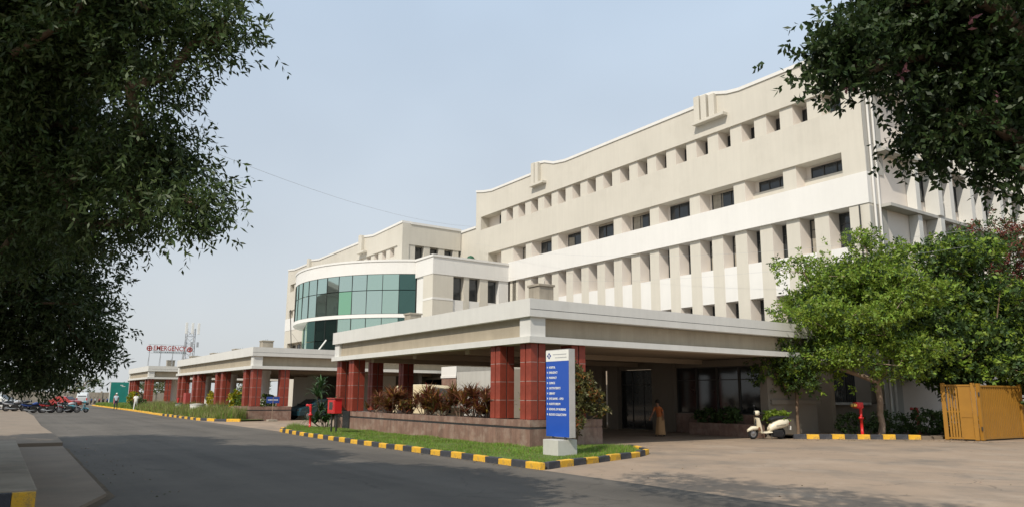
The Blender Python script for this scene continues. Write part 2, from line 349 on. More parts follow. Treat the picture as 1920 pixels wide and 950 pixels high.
def pts_in(poly, n):
    poly = np.array(poly); lo, hi = poly.min(0), poly.max(0); out = np.zeros((0, 2))
    while len(out) < n:
        p = lo+(hi-lo)*RNG.random((n, 2)); ins = np.zeros(n, bool); j = len(poly)-1
        for i in range(len(poly)):
            xi, yi = poly[i]; xj, yj = poly[j]
            c = ((yi > p[:, 1]) != (yj > p[:, 1])) & (p[:, 0] < (xj-xi)*(p[:, 1]-yi)/(yj-yi+1e-12)+xi); ins ^= c; j = i
        out = np.vstack([out, p[ins]])
    return out[:n]
def grass(name, pts, z, h, w, mats, lean=0.5, hvar=None):
    n = len(pts); a = RNG.random(n)*2*np.pi; hh = h*(0.45+0.9*RNG.random(n))
    if hvar is not None: hh = hh*hvar
    ww = w*(0.6+0.8*RNG.random(n)); le = lean*hh*(RNG.random(n)); la = RNG.random(n)*2*np.pi
    base = np.column_stack([pts, np.full(n, z)]); sx = np.column_stack([np.cos(a), np.sin(a), np.zeros(n)])*ww[:, None]
    tip = base+np.column_stack([np.cos(la)*le, np.sin(la)*le, hh]); mid = base+np.column_stack([np.cos(la)*le*.3, np.sin(la)*le*.3, hh*.55])
    v = np.stack([base-sx, base+sx, mid+sx*.75, tip, mid-sx*.75], 1).reshape(-1, 3); i0 = np.arange(n)[:, None]*5
    q = np.concatenate([i0+np.array([[0, 1, 2]]), i0+np.array([[0, 2, 4]]), i0+np.array([[4, 2, 3]])], 0)
    mi = None
    if len(mats) > 1:
        k = (RNG.random(n) < 0.3).astype(int); mi = np.concatenate([k, k, k])
    return tag(arrmesh(name, v, q, mats, None, mi), kind='stuff')
ISL = [(-14.55, 10.98), (-26, 11.0), (-32, 11.2), (-35.4, 11.4), (-36.4, 11.9), (-37.2, 12.8), (-36.8, 14.2), (-19.5, 14.2), (-19.5, 17.1), (-18.2, 17.2), (-16.7, 16.2), (-15.95, 15.2), (-15.1, 12.9)]
p = pts_in(ISL, 62000)
def blob(p, c, s): return np.exp(-(((p-np.array(c))/np.array(s))**2).sum(1))
patch = 0.75+0.5*np.sin(p[:, 0]*1.7+np.sin(p[:, 1]*2.1)*1.5)*np.sin(p[:, 1]*1.9+p[:, 0]*.6)
hv = patch*(1+2.2*blob(p, (-16.8, 15.2), (1.0, 1.2))+2.2*blob(p, (-35.6, 12.2), (1.3, .8)))
grass('grass', p, 0.10, 0.085, 0.006, [GRS, GRD], 0.6, np.clip(hv, .3, 4))
p = pts_in([(-50.9, 13.3), (-51.6, 12.1), (-53.5, 11.65), (-67.5, 11.65), (-85.5, 12.1), (-85.5, 14), (-51.3, 14)], 26000)
hv = 0.6+0.6*np.abs(np.sin(p[:, 0]*.9)*np.sin(p[:, 0]*.37+1))+0.25*(p[:, 1]-12)
grass('grass', p, 0.09, 0.62, 0.012, [GRD, GRS], 0.6, np.clip(hv, .25, 2))
p = pts_in([(-85.5, 12.2), (-128, 12.4), (-128, 16), (-85.5, 14)], 14000)
grass('grass', p, 0.09, 0.4, 0.02, [GRS, GRD], 0.6)

# ---------------------------------------------------------------- porches
def pier_proto(z0, z1):
    """cluster pier: four granite posts round a grey core, posts cut into tiles"""
    root = empty('pier')
    c = MB(); c.box(-.235, .235, -.235, .235, z0, z1-.002); c.build('core', BLACKG, root)
    j = MB()
    nt_ = 4; dz = (z1-z0)/nt_
    for i in range(1, nt_):
        zz = z0+i*dz
        for sx in (-1, 1):
            for sy in (-1, 1): j.box(min(sx*.05, sx*.302), max(sx*.05, sx*.302), min(sy*.05, sy*.302), max(sy*.05, sy*.302), zz-.006, zz+.006)
    j.box(-.01, .01, -.262, .262, z0, z1-.01); j.box(-.262, .262, -.01, .01, z0, z1-.01)
    j.build('joint', JOINT, root)
    t = MB(); t.bbox(-.138, .138, -.138, .138, 0, dz-.012, 0.01); tm = t.mesh('granite_tile'); tm.materials.append(REDG)
    for i in range(nt_):
        for sx in (-1, 1):
            for sy in (-1, 1):
                o = link_mesh('granite_tile', tm, None, root); o.location = (sx*.166, sy*.166, z0+i*dz+.006)
    return root
def attach(root, parent, loc):
    root.parent = parent; root.location = loc
def porch(name, label, x0, x1, y0, y1, piers, z0=0.95, side_piers=True):
    root = empty(name, ((x0+x1)/2, y0, 0)); tag(root, label, 'porch', 'entrance porches with white fascia and red granite piers')
    ox, oy = root.location.x, root.location.y
    def B(nm, m, *boxes):
        q = MB()
        for bx in boxes: q.box(bx[0]-ox, bx[1]-ox, bx[2]-oy, bx[3]-oy, bx[4], bx[5])
        return q.build(nm, m, root)
    zs, zb, zf, zt = 3.46, 3.67, 4.33, 4.93
    B('fascia', FASC, (x0, x1, y0, y0+.35, zf, zt), (x1-.35, x1, y0+.35, y1, zf, zt), (x0, x0+.35, y0+.35, y1, zf, zt))
    B('fascia_groove', STEEL, (x1-.1, x1+.003, y0+.02, y1, zf+.235, zf+.25))
    B('roof_slab', FASC, (x0+.35, x1-.35, y0+.35, y1, zf+.2, zt-.12))
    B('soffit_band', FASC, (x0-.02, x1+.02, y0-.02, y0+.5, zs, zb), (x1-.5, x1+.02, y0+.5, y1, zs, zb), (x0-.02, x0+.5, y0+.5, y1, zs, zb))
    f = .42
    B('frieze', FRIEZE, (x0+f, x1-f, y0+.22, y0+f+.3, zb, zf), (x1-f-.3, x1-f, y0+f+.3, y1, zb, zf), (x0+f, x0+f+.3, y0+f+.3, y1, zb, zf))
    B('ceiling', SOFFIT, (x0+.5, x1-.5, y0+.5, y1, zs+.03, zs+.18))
    c0, c1 = 0.10, 0.72
    for cx0, cx1, cy0, cy1 in ((x1-c1, x1-c0, y0+c0, y0+c1), (x0+c0, x0+c1, y0+c0, y0+c1)):
        B('capital_block', FASC, (cx0, cx1, cy0, cy1, zb, zf))
    # ceiling beams under the slab
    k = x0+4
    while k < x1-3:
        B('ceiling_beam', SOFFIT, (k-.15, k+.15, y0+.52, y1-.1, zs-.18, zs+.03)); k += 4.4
    return root, B
pier0 = pier_proto(0.95, 3.46)
def add_pier(root, x, y, first=[True]):
    p_ = pier0 if first[0] else copy_tree(pier0); first[0] = False
    p_.parent = root; p_.location = (x-root.location.x, y-root.location.y, 0); return p_
def granite_wall(root, B, x0, x1, y0, y1, front='y', z1=0.95, length=0.92):
    """low planter wall faced with granite panels, black stripe and coping"""
    ox, oy = root.location.x, root.location.y
    B('planter_core', PINKG, (x0+.03, x1-.03, y0+.03, y1-.03, 0.0, z1-.03))
    B('stripe', BLACKG, (x0+.012, x1-.012, y0+.012, y1-.012, 0.66, 0.72))
    def run(a0, a1, axis, fixed, sgn):
        n = max(1, round((a1-a0)/length)); st = (a1-a0)/n
        for i in range(n):
            for zz0, zz1 in ((0.0, 0.655), (0.725, z1)):
                q = MB(); u0, u1 = a0+i*st+.004, a0+(i+1)*st-.004
                d = random.uniform(-.002, .002)
                if axis == 'x': q.bbox(u0-ox, u1-ox, fixed-.03-oy+d, fixed+.03-oy+d, zz0+.003, zz1-.003, .006)
                else: q.bbox(fixed-.03-ox+d, fixed+.03-ox+d, u0-oy, u1-oy, zz0+.003, zz1-.003, .006)
                q.build('granite_panel', PINKG, root)
    run(x0, x1, 'x', y0+.03, -1)
    run(y0+.062, y1, 'y', x1-.03, 1)

P1, B1 = porch('entrance_porch', 'large near porch with granite planter wall beside the blue sign', -37.3, -19.67, 14.3, 31.5, None)
granite_wall(P1, B1, -36.6, -19.67, 14.3, 16.0)
B1('planter_core', PINKG, (-20.9, -19.7, 16.0, 17.4, 0, .93))
for i, (z0_, z1_) in enumerate(((.003, .652), (.728, .947))):
    B1('granite_panel', PINKG, (-19.72, -19.66, 16.01, 17.4, z0_, z1_))
B1('plinth', BLACKG, (-35.35, -34.55, 14.24, 14.6, 0, .955))
for px, py in ((-20.12, 14.75), (-21.95, 14.75), (-20.12, 16.5), (-36.85, 14.85), (-35.0, 14.75), (-36.85, 16.6), (-36.85, 18.4)):
    add_pier(P1, px, py)
for px, py in ((-36.85, 18.4),): B1('plinth', PINKG, (px-.34, px+.34, py-.34, py+.34, 0, .949))
P2, B2 = porch('entrance_porch', 'long middle porch with paired red granite piers and white round columns', -77.0, -51.25, 14.05, 36, None)
granite_wall(P2, B2, -55.2, -51.25, 14.05, 16.9, length=1.3)
for px in (-51.72, -53.5, -59.9, -61.7, -68.2, -70.0, -74.7, -76.5): add_pier(P2, px, 14.5)
for px in (-60.8, -69.1, -75.6):
    B2('plinth', PINKG, (px-1.4, px+1.4, 14.12, 14.9, 0, .9)); B2('plinth_cap', BLACKG, (px-1.42, px+1.42, 14.10, 14.92, .9, .951))
B2('planter_wall', PINKG, (-74.1, -55.3, 14.2, 14.5, 0, .78))
for py in (16.4,): add_pier(P2, -51.72, py)
for px, py in ((-55.0, 16.0), (-64.2, 16.0), (-73.1, 16.0)):
    q = MB(); q.lathe([(.52, 0), (.52, .12), (.42, .16), (.42, 3.2), (.47, 3.3), (.47, 3.47)], (px-P2.location.x, py-P2.location.y, 0), n=24); q.build('round_column', WHITE, P2)
DARKW = mat('porch_shade_brown', (.085, .072, .058), .85)  # shade under the middle porch put into the wall colour
B2('shade_backing', DARKW, (-77, -51.9, 27.0, 27.3, 0, 3.46)); B2('side_wall', DARKW, (-60.2, -60.0, 22, 27, 0, 3.46))  # dark walls added so the view under the porch reads as shade
P3, B3 = porch('entrance_porch', 'far small porch below the red rooftop emergency lettering', -108.5, -93.2, 14.0, 30, None)
granite_wall(P3, B3, -97.2, -93.2, 14.0, 16.9, length=1.3)
for px in (-93.65, -95.45, -104.0, -105.8, -107.6): add_pier(P3, px, 14.45)
add_pier(P3, -93.65, 16.3)
for px in (-104.9,): B3('plinth', PINKG, (px-1.3, px+3.2, 14.1, 14.9, 0, .949))
q = MB(); q.lathe([(.5, 0), (.5, 3.46)], (-96.5-P3.location.x, 17.4-P3.location.y, 0), n=20); q.build('round_column', WHITE, P3)
q = MB(); q.box(-107.7-P3.location.x, -107.5-P3.location.x, 2, 2.3, 0, 3.46); q.build('post', WHITE, P3)
# rooftop concrete stubs, each a thing standing on a porch roof
def stub(x, y, z, w, h, label, d=None):
    o = empty('concrete_stub', (x, y, z)); tag(o, label, 'roof stub', 'raw concrete column stubs on the porch roofs')
    d = d or w
    q = MB(); q.bbox(-w/2, w/2, -d/2, d/2, 0, h, .02); q.build('shaft', CONC, o)
    q = MB(); q.bbox(-w/2-.04, w/2+.04, -d/2-.04, d/2+.04, h+.001, h+.08, .015); q.build('cap', CONC, o)
    for sx in (-.6, .6):
        q = MB(); q.tube([(sx*w/2, 0, h+.06), (sx*w/2+.02, 0, h+.2)], .008, 5); q.build('rebar', STEEL, o)
stub(-20.25, 15.2, 4.81, .62, .62, 'concrete stub on the near porch roof above its front corner')
stub(-31.5, 16.0, 4.81, .6, .68, 'concrete stub on the near porch roof in front of the green glass')
stub(-52.9, 15.4, 4.81, .75, .6, 'largest concrete stub on the front corner of the middle porch roof')
stub(-61, 15.8, 4.81, 1.15, .42, 'low concrete stub second from the corner of the middle porch roof')
stub(-68.4, 15.8, 4.81, 1.2, .42, 'low concrete stub third from the corner of the middle porch roof')
stub(-75.2, 15.4, 4.81, 1.1, .42, 'farthest concrete stub at the left end of the middle porch roof')
stub(-95, 16.6, 4.81, .8, .8, 'concrete stub on the far porch roof below the emergency lettering')

# ---------------------------------------------------------------- main building (five storeys)
MBD = empty('hospital_building', (-38, 35.4, 0)); tag(MBD, 'five storey beige hospital block with white band and deep window piers', 'building')
def part(root, nm, m, *boxes):
    ox, oy = root.location.x, root.location.y; q = MB()
    for bx in boxes: q.box(bx[0]-ox, bx[1]-ox, bx[2]-oy, bx[3]-oy, bx[4], bx[5])
    return q.build(nm, m, root)
YF, YP, YB = 35.40, 35.53, 36.34
XL, XR = -57.3, -19.46
part(MBD, 'wall', REVEAL, (XL, XR-.02, YB, 60, 0, 19.9))
part(MBD, 'spandrel', BEIGE, (XL, XR, YF, YB, 14.45, 16.8))
part(MBD, 'white_band', WHITE, (-51.8, XR+.02, YF-.05, YB, 11.45, 13.1))
part(MBD, 'spandrel', BEIGE, (XL, -51.81, YF, YB, 11.45, 13.1))
part(MBD, 'ground_band', BEIGE, (XL, XR, YF, YB, 3.6, 4.9))
# parapet with swept-up pieces beside the rib brackets
par = [(XL, 18.05), (XR, 18.05), (XR, 20.3), (-27.0, 20.3), (-27.9, 20.42), (-29.0, 20.75), (-30.4, 20.85), (-30.42, 20.3), (-43.9, 20.3), (-45.4, 20.5), (-46.6, 20.92), (-48.2, 21.12), (-48.22, 20.3), (-54.6, 20.32), (-55.9, 20.5), (XL, 20.8)]
par = par[:2]+[(x_, z_-.2) for x_, z_ in par[2:]]
ox, oy = MBD.location.x, MBD.location.y
q = MB(); q.prism_xz([(x_-ox, z_) for x_, z_ in par], YF-oy, YB-oy); q.build('parapet', BEIGE, MBD)
q = MB(); top = par[2:]
for i in range(len(top)-1):
    (xa, za), (xb, zb_) = top[i], top[i+1]
    if abs(xa-xb) < .05: continue
    q.prism_xz([(xa-ox, za+.002), (xb-ox, zb_+.002), (xb-ox, zb_+.2), (xa-ox, za+.2)], YF-.07-oy, YB+.1-oy)
q.build('coping', WHITE, MBD)
part(MBD, 'coping', WHITE, (XR-.45, XR+.07, YB+.1, 60, 20.1, 20.3)); part(MBD, 'parapet_return', BEIGE, (XR-.4, XR, YB, 60, 19.9, 20.098)); part(MBD, 'parapet_return', BEIGE, (XL, XL+.4, YB, 60, 19.9, 20.3))
def rib_bracket(root, xs, zt, zb_, y=YF):
    r_ = empty('rib_bracket'); r_.parent = root; r_.location = (xs[0]-root.location.x, y-root.location.y, 0)
    for i, xx in enumerate(xs):
        q = MB(); q.bbox(xx-xs[0]-.22, xx-xs[0]+.22, -.28-.05*(i % 2), .02, zb_+.12, zt-.12*i, .02); q.build('rib', BEIGE, r_)
    q = MB(); q.box(-.3, xs[-1]-xs[0]+1.0, -.42, .02, zb_-.06, zb_+.119); q.build('bracket_ledge', BEIGE, r_)
rib_bracket(MBD, (-48.0, -47.4), 21.0, 19.0); rib_bracket(MBD, (-30.15, -29.55, -28.95), 20.75, 18.9)
def xl(k): return -22.64-1.75*k-0.003*k*k
PW = 0.84
# window unit prototypes (share mesh data): frame, panes, bars
def window_mesh(w, h, cols, tr=0.0):
    fr = MB(); t = .05
    fr.box(0, t, -.05, .03, 0, h); fr.box(w-t, w, -.05, .03, 0, h); fr.box(t, w-t, -.05, .03, 0, t); fr.box(t, w-t, -.05, .03, h-t, h)
    for c in range(1, cols): fr.box(w*c/cols-.025, w*c/cols+.025, -.045, .03, t, h-t)
    if tr: fr.box(t, w-t, -.04, .03, h*tr-.02, h*tr+.02)
    gl = MB()
    gl.box(t, w-t, -.012, .02, t, h-t)
    bars = MB(); n = int(w/.11)
    for i in range(1, n): bars.box(w*i/n-.006, w*i/n+.006, -.07, -.058, .02, h-.02)
    return fr.mesh('window_frame'), gl.mesh('pane'), bars.mesh('window_grille')
WCACHE = {}
def window(root, x, y, z, w, h, cols=2, rz=0.0, grille=False, frame=DKFR, glass=GLASSW, curtain=False, tr=0.0):
    key = (round(w, 3), round(h, 3), cols, tr)
    if key not in WCACHE: WCACHE[key] = window_mesh(w, h, cols, tr)
    fm, gm, bm_ = WCACHE[key]
    wn = bpy.data.objects.new('window', fm); COL.objects.link(wn); wn.parent = root
    if not fm.materials: fm.materials.append(frame)
    wn.location = (x-root.location.x, y-root.location.y, z); wn.rotation_euler = (0, 0, rz)
    g = bpy.data.objects.new('pane', gm); COL.objects.link(g); g.parent = wn
    if not gm.materials: gm.materials.append(glass)
    g.rotation_euler = (random.uniform(-.006, .006), 0, random.uniform(-.008, .008))
    if grille:
        gr = bpy.data.objects.new('window_grille', bm_); COL.objects.link(gr); gr.parent = wn
        if not bm_.materials: bm_.materials.append(STEEL)
    if curtain:
        q = MB(); q.box(.08, w*random.uniform(.3, .5), -.018, -.013, .06, h-.06); q.build('curtain', CURT, wn)
    return wn
YW = YB-.02
pierm = {}
def pier_at(root, x, z0, z1, m=BEIGE, y0=YP, y1=YB, w=PW):
    key = (round(z1-z0, 3), m.name, round(w, 2))
    if key not in pierm:
        D_ = y1-y0+.02; q = MB(); q.prism([(0, 0), (w, 0), (w+.15*D_, D_), (0, D_)], 0, z1-z0); pierm[key] = q.mesh('facade_pier'); pierm[key].materials.append(m); pierm[key].materials.append(REVEAL)
        for p_ in pierm[key].polygons:
            if abs(p_.normal.x) > .4: p_.material_index = 1
    o = link_mesh('facade_pier', pierm[key], None, root); o.location = (x-root.location.x, y0-root.location.y, z0); return o
# row 5
part(MBD, 'facade_pier', BEIGE, (XL, -56.45, YF+.001, YB, 16.8, 18.05)); part(MBD, 'facade_pier', BEIGE, (-20.56, XR, YF+.001, YB, 16.8, 18.05))
for k in range(0, 18):
    pier_at(MBD, xl(k), 16.8, 18.05)
    wx0, wx1 = xl(k)+PW, (xl(k-1) if k else -20.56)
    if k < 5: window(MBD, wx0+.14, YW, 17.15, wx1-wx0-.16, .72, 1)
    else: window(MBD, wx0+.14, YW, 16.84, wx1-wx0-.16, 1.15, 1)
    if k < 5: part(MBD, 'window_sill', BEIGE, (wx0, wx1, YW-.12, YW+.01, 16.8, 17.14))
window(MBD, -54.6, YW, 16.84, 1.2, 1.15, 1)
# row 4
part(MBD, 'facade_pier', BEIGE, (XL, -55.15, YF+.001, YB, 13.1, 14.45)); part(MBD, 'facade_pier', BEIGE, (-20.75, XR, YF+.001, YB, 13.1, 14.45))
r4 = [-24.41, -27.87, -31.36, -34.93, -38.57, -42.22, -45.9, -49.47, -53.2]
for i, xx in enumerate(r4):
    w_ = PW if i < 8 else 1.9
    pier_at(MBD, xx, 13.1, 14.45, w=w_)
    x1_ = r4[i-1] if i else -20.75
    ww = x1_-xx-w_
    if i < 2:
        window(MBD, xx+w_+.45, YW, 13.72, ww-.5, .62, 3); part(MBD, 'window_sill', BEIGE, (xx+w_, x1_, YW-.15, YW+.01, 13.1, 13.7))
    else:
        window(MBD, xx+w_+.35, YW, 13.14, ww-.4, 1.22, 3, curtain=(i % 2 == 0))
        if i in (2, 4, 5, 7): part(MBD, 'roller_blind', CONC, (xx+w_+.5, x1_-.2, YW-.12, YW-.06, 14.3, 14.44))
# row 3, white panels, row 2
part(MBD, 'facade_pier', BEIGE, (-20.55, XR, YF+.001, YB, 4.9, 11.45))
for k in range(0, 17):
    x0_ = xl(k); x1_ = xl(k-1) if k else -20.55
    pier_at(MBD, x0_, 4.9, 11.45, w=PW)
    q = MB(); q.box(0, x1_-x0_-PW-.006, 0, YB-YP-.05, 0, 2.07); o = q.build('white_panel', WHITE, MBD); o.location = (x0_+PW+.003-MBD.location.x, YP+.012-MBD.location.y, 7.33)
    o = window(MBD, x0_+PW+.14, YW, 9.5, x1_-x0_-PW-.16, 1.9, 1, tr=.7, curtain=(k in (1, 4, 5, 9)))
    window(MBD, x0_+PW+.14, YW, 5.5, x1_-x0_-PW-.16, 1.8, 1, tr=.7)
part(MBD, 'facade_pier', BEIGE, (-51.8, -50.9, YP, YB, 4.9, 11.45))
# ground floor
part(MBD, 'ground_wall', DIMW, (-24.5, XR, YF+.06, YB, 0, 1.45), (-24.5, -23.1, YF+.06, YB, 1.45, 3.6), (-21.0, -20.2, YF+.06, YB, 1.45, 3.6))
window(MBD, -23.1, YF+.35, 1.45, 2.1, 2.1, 3, grille=True); part(MBD, 'window_sill', GREYW, (-23.1, -20.2, YF-.04, YF+.3, 1.38, 1.5))
# lobby block under the porch
part(MBD, 'lobby_wall', GREYW, (-47.7, -41.5, 28, 28.3, 0, 3.46)); part(MBD, 'lobby_wall', DIMW, (-41.5, -31.6, 28, 28.3, 0, 3.46), (-31.0, -30.2, 27.85, 28.3, 0, 3.46), (-27.6, -26.1, 27.85, 28.3, 0, 3.46), (-21.0, -20.6, 27.9, 31.5, 0, 3.46), (-31.6, -21.0, 28.02, 28.3, 3.15, 3.46))  # the darker wall sections have the porch shade in their colour
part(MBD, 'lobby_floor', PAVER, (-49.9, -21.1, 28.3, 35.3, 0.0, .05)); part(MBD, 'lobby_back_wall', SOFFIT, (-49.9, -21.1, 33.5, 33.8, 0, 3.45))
for i in range(4): window(MBD, -26.08+i*1.27, 28.15, .95, 1.25, 2.2, 1, glass=GLASSD, tr=.72)
part(MBD, 'lobby_sill', PINKG, (-26.09, -21.0, 27.98, 28.3, 0, .94))
window(MBD, -30.18, 28.2, .05, 2.56, 3.08, 3, glass=GLASSD, tr=.75)
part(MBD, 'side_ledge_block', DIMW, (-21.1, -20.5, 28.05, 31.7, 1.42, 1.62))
# right-hand side of the block
for z_ in (11.45, 14.4, 18.0): part(MBD, 'side_ledge', GREYW, (XR-.03, XR+.62, YF+.9, 60, z_-.14, z_+.02))
part(MBD, 'side_quoin', GREYW, (XR-.02, XR+.02, YF+.0, 37.0, 0, 11.3), (XR-.02, XR+.02, YF, 37.0, 13.1, 20.08))
yy = 39.2; k = 0
while yy < 59:
    for z0_, z1_ in ((3.6, 11.3), (11.48, 14.25), (14.43, 17.85), (18.03, 20.08)):
        o = part(MBD, 'side_fin', FASC, (XR, XR+.5+.25*(k % 2), yy, yy+.42, z0_, z1_))
    if k % 2 == 0:
        for z0_ in (5.2, 8.6, 12.3, 15.3):
            window(MBD, XR+.02, yy+.75, z0_, 1.0, 1.5, 1, rz=math.pi/2)
    yy += 1.9; k += 1
# downpipes
for xx, zt_, zb_ in ((-20.0, 18.8, 16.9), (-19.95, 11.4, 4.9)):
    q = MB(); q.tube([(xx-ox, -.09, zb_), (xx-ox, -.09, zt_)], .04, 8); q.build('downpipe', STEEL, MBD)
for yy in (35.75, 36.2):
    q = MB(); q.tube([(XR+.1-ox, yy-oy, 0.2), (XR+.1-ox, yy-oy, 20.2)], .06, 8); q.build('downpipe', WHITE, MBD)

# ---------------------------------------------------------------- rear wing (four storeys)
WG = empty('hospital_wing', (-75, 29.17, 0)); tag(WG, 'four storey beige hospital wing behind the curved green glass', 'building')
wx0, wx1, wy = -92.7, -60.0, 29.17
part(WG, 'wall', BEIGE, (wx0, wx1-.6, wy+.7, 50, 0, 16.9), (wx0, wx0+1.2, wy, wy+.7, 0, 15.399), (wx1-1.0, wx1, wy, wy+.7, 0, 15.4))
part(WG, 'spandrel', BEIGE, (wx0+.005, wx1-.005, wy+.002, wy+.7, 12.1, 14.45)); part(WG, 'white_band', WHITE, (wx0-.02, wx1+.02, wy-.03, wy+.69, 9.6, 11.1))
wp = [(wx0, 15.4), (wx1, 15.4), (wx1, 17.5), (-66.5, 17.35), (-67.8, 17.5), (-69.6, 17.75), (-69.62, 17.2), (-81.5, 17.2), (-83.5, 17.4), (-85, 17.62), (-85.02, 17.2), (-90, 17.2), (wx0, 17.45)]
wp = wp[:2]+[(x_, z_-.15) for x_, z_ in wp[2:]]
ox, oy = WG.location.x, WG.location.y
q = MB(); q.prism_xz([(x_-ox, z_) for x_, z_ in wp], wy-oy, wy+.7-oy); q.build('parapet', BEIGE, WG)
q = MB(); top = wp[2:]
for i in range(len(top)-1):
    (xa, za), (xb, zb_) = top[i], top[i+1]
    if abs(xa-xb) > .05: q.prism_xz([(xa-ox, za+.002), (xb-ox, zb_+.002), (xb-ox, zb_+.2), (xa-ox, za+.2)], wy-.07-oy, wy+.8-oy)
q.build('coping', WHITE, WG)
part(WG, 'side_parapet', BEIGE, (wx1-.6, wx1-.002, wy+.7, 35.38, 15.4, 17.3)); part(WG, 'coping', WHITE, (wx1-.65, wx1+.07, wy+.8, 35.4, 17.3, 17.52))
part(WG, 'link_wall', BEIGE, (-60.6, -57.31, 35.45, 36.4, 0, 17.15)); part(WG, 'coping', WHITE, (-60.0, -57.31, 35.36, 36.5, 17.15, 17.36))
part(WG, 'side_wall', BEIGE, (wx1-.62, wx1-.5, wy+.7, 35.44, 0, 15.4))
for i in range(4): part(WG, 'side_pier', BEIGE, (wx1-.5, wx1-.06, wy+.72+i*1.55, wy+1.35+i*1.55, 13.0, 15.39))
for i in range(4): window(WG, wx1-.48, wy+1.42+i*1.55, 14.1, .8, 1.2, 1, rz=math.pi/2)
q = MB(); q.lathe([(.45, 0), (.45, .7), (.4, 1.0), (.25, 1.25), (0, 1.35)], (0, 0, 0), n=16)
o = q.build('water_tank', mat('green_plastic', (0.02, 0.09, 0.045), 0.5)); o.location = (-56.2, 34.2, 12.92)
q = MB(); q.torus((0, 0, 1.0), .43, .02, 'z', 20, 6); q.build('tank_rib', MATS['green_plastic'], o)
tag(o, 'dark green water tank on the white roof ledge before the beige wall', 'water tank')
i = 0
xx = wx1-1.0-1.78
while xx > wx0+1.2:
    for z0_, z1_ in ((14.45, 15.4), (11.1, 12.1)):
        pier_at(WG, xx+.9, z0_, z1_, BEIGE, wy+.12, wy+.7, PW); window(WG, xx+.2, wy+.68, z0_+.02, .68, z1_-z0_-.05, 1)
    window(WG, xx, wy+.68, 6.2, .88, 1.6, 1)
    xx -= 1.78
part(WG, 'lower_wall', BEIGE, (wx0+.005, wx1-.005, wy+.003, wy+.66, 0, 6.0), (wx0+.005, wx1-.005, wy+.003, wy+.66, 8.0, 9.6))
rib_bracket(WG, (-69.4, -68.9), 17.8, 15.9, wy); rib_bracket(WG, (-84.8, -84.3), 17.7, 15.9, wy)

# ---------------------------------------------------------------- glazed drum and link block
DR = empty('glazed_pavilion', (-65.5, 34.4, 0)); tag(DR, 'curved green glass pavilion with white parapet ring and square corner block', 'building')
RD = 12.4; ph1 = R(59.2); npn = 18; dph = 2*ph1/npn
def dp(r_, ph): return (r_*math.sin(ph), -r_*math.cos(ph))
def ring(nm, m, r0, r1, z0, z1, a0=-ph1, a1=ph1, n=72, parent=DR):
    q = MB(); pr = [(r0, z0), (r1, z0), (r1, z1), (r0, z1)]; rings = []
    for i in range(n+1):
        ph = a0+(a1-a0)*i/n; rings.append([(*dp(rr, ph), zz) for rr, zz in pr])
    q.loft(rings, smooth=False); return q.build(nm, m, parent)
ring('parapet_ring', WHITE, RD-.6, RD, 11.8, 12.85); ring('coping', WHITE, RD-.65, RD+.06, 12.852, 13.02)
ring('ledge_ring', WHITE, RD-1.2, RD+.05, 8.12, 8.42)
def glassmat(name, col, ro=0.03):
    m = bpy.data.materials.new(name); m.use_nodes = True; n = m.node_tree.nodes; l = m.node_tree.links
    b_ = n['Principled BSDF']; b_.inputs['Base Color'].default_value = (col[0]*.16, col[1]*.16, col[2]*.16, 1); b_.inputs['Roughness'].default_value = .3
    g_ = n.new('ShaderNodeBsdfGlossy'); g_.inputs['Color'].default_value = (*col, 1); g_.inputs['Roughness'].default_value = ro
    lw = n.new('ShaderNodeLayerWeight'); lw.inputs['Blend'].default_value = .35
    mr = n.new('ShaderNodeMapRange'); mr.inputs[3].default_value = .6; mr.inputs[4].default_value = .9; l.new(lw.outputs['Facing'], mr.inputs[0])
    ms = n.new('ShaderNodeMixShader'); l.new(mr.outputs[0], ms.inputs[0]); l.new(b_.outputs[0], ms.inputs[1]); l.new(g_.outputs[0], ms.inputs[2])
    l.new(ms.outputs[0], n['Material Output'].inputs['Surface']); return m
GG = [glassmat('green_glass', (.64, .84, .72)), glassmat('green_glass_tint', (.68, .85, .76)), glassmat('bright_green_glass', (.44, .82, .54)), glassmat('dark_reflection_glass', (.10, .20, .17))]  # the darkest tint imitates a dark reflection, as in the right-end pane
def pane(a0, a1, z0, z1, mi, r_=RD-.06, nm='glass_pane', pts=None):
    (xa, ya), (xb, yb) = pts if pts else (dp(r_, a0), dp(r_, a1))
    c = Vector(((xa+xb)/2, (ya+yb)/2, (z0+z1)/2)); d = Vector((xb-xa, yb-ya, 0)); w_ = d.length-.05
    q = MB(); q.box(-w_/2, w_/2, -.012, .012, -(z1-z0)/2+.02, (z1-z0)/2-.02)
    o = q.build(nm, GG[mi], DR); o.location = c; o.rotation_euler = (random.uniform(-.012, .012), 0, math.atan2(d.y, d.x)+random.uniform(-.012, .012)); return o
for i in range(npn):
    a1 = ph1-i*dph; a0 = a1-dph
    for j, (z0_, z1_) in enumerate(((8.44, 10.42), (10.44, 11.79))):
        mi = 3 if i == 0 else (2 if (i == 4 and j == 0) else (random.random() < .4)*1)
        pane(a0, a1, z0_, z1_, mi)
    if i < 8:
        for z0_, z1_ in ((4.7, 6.3), (6.32, 8.1)): pane(a0, a1, z0_, z1_, 3 if i in (0, 5, 6, 7) else 0)
    (x_, y_) = dp(RD-.05, a1)
    q = MB(); q.box(-.012, .012, -.05, .02, 4.6 if i < 8 else 8.43, 11.79); o = q.build('mullion', STEEL, DR); o.location = (x_, y_, 0); o.rotation_euler = (0, 0, a1)
ca, cb = dp(RD-.06, ph1-8*dph), dp(RD-.06, -ph1+3*dph)
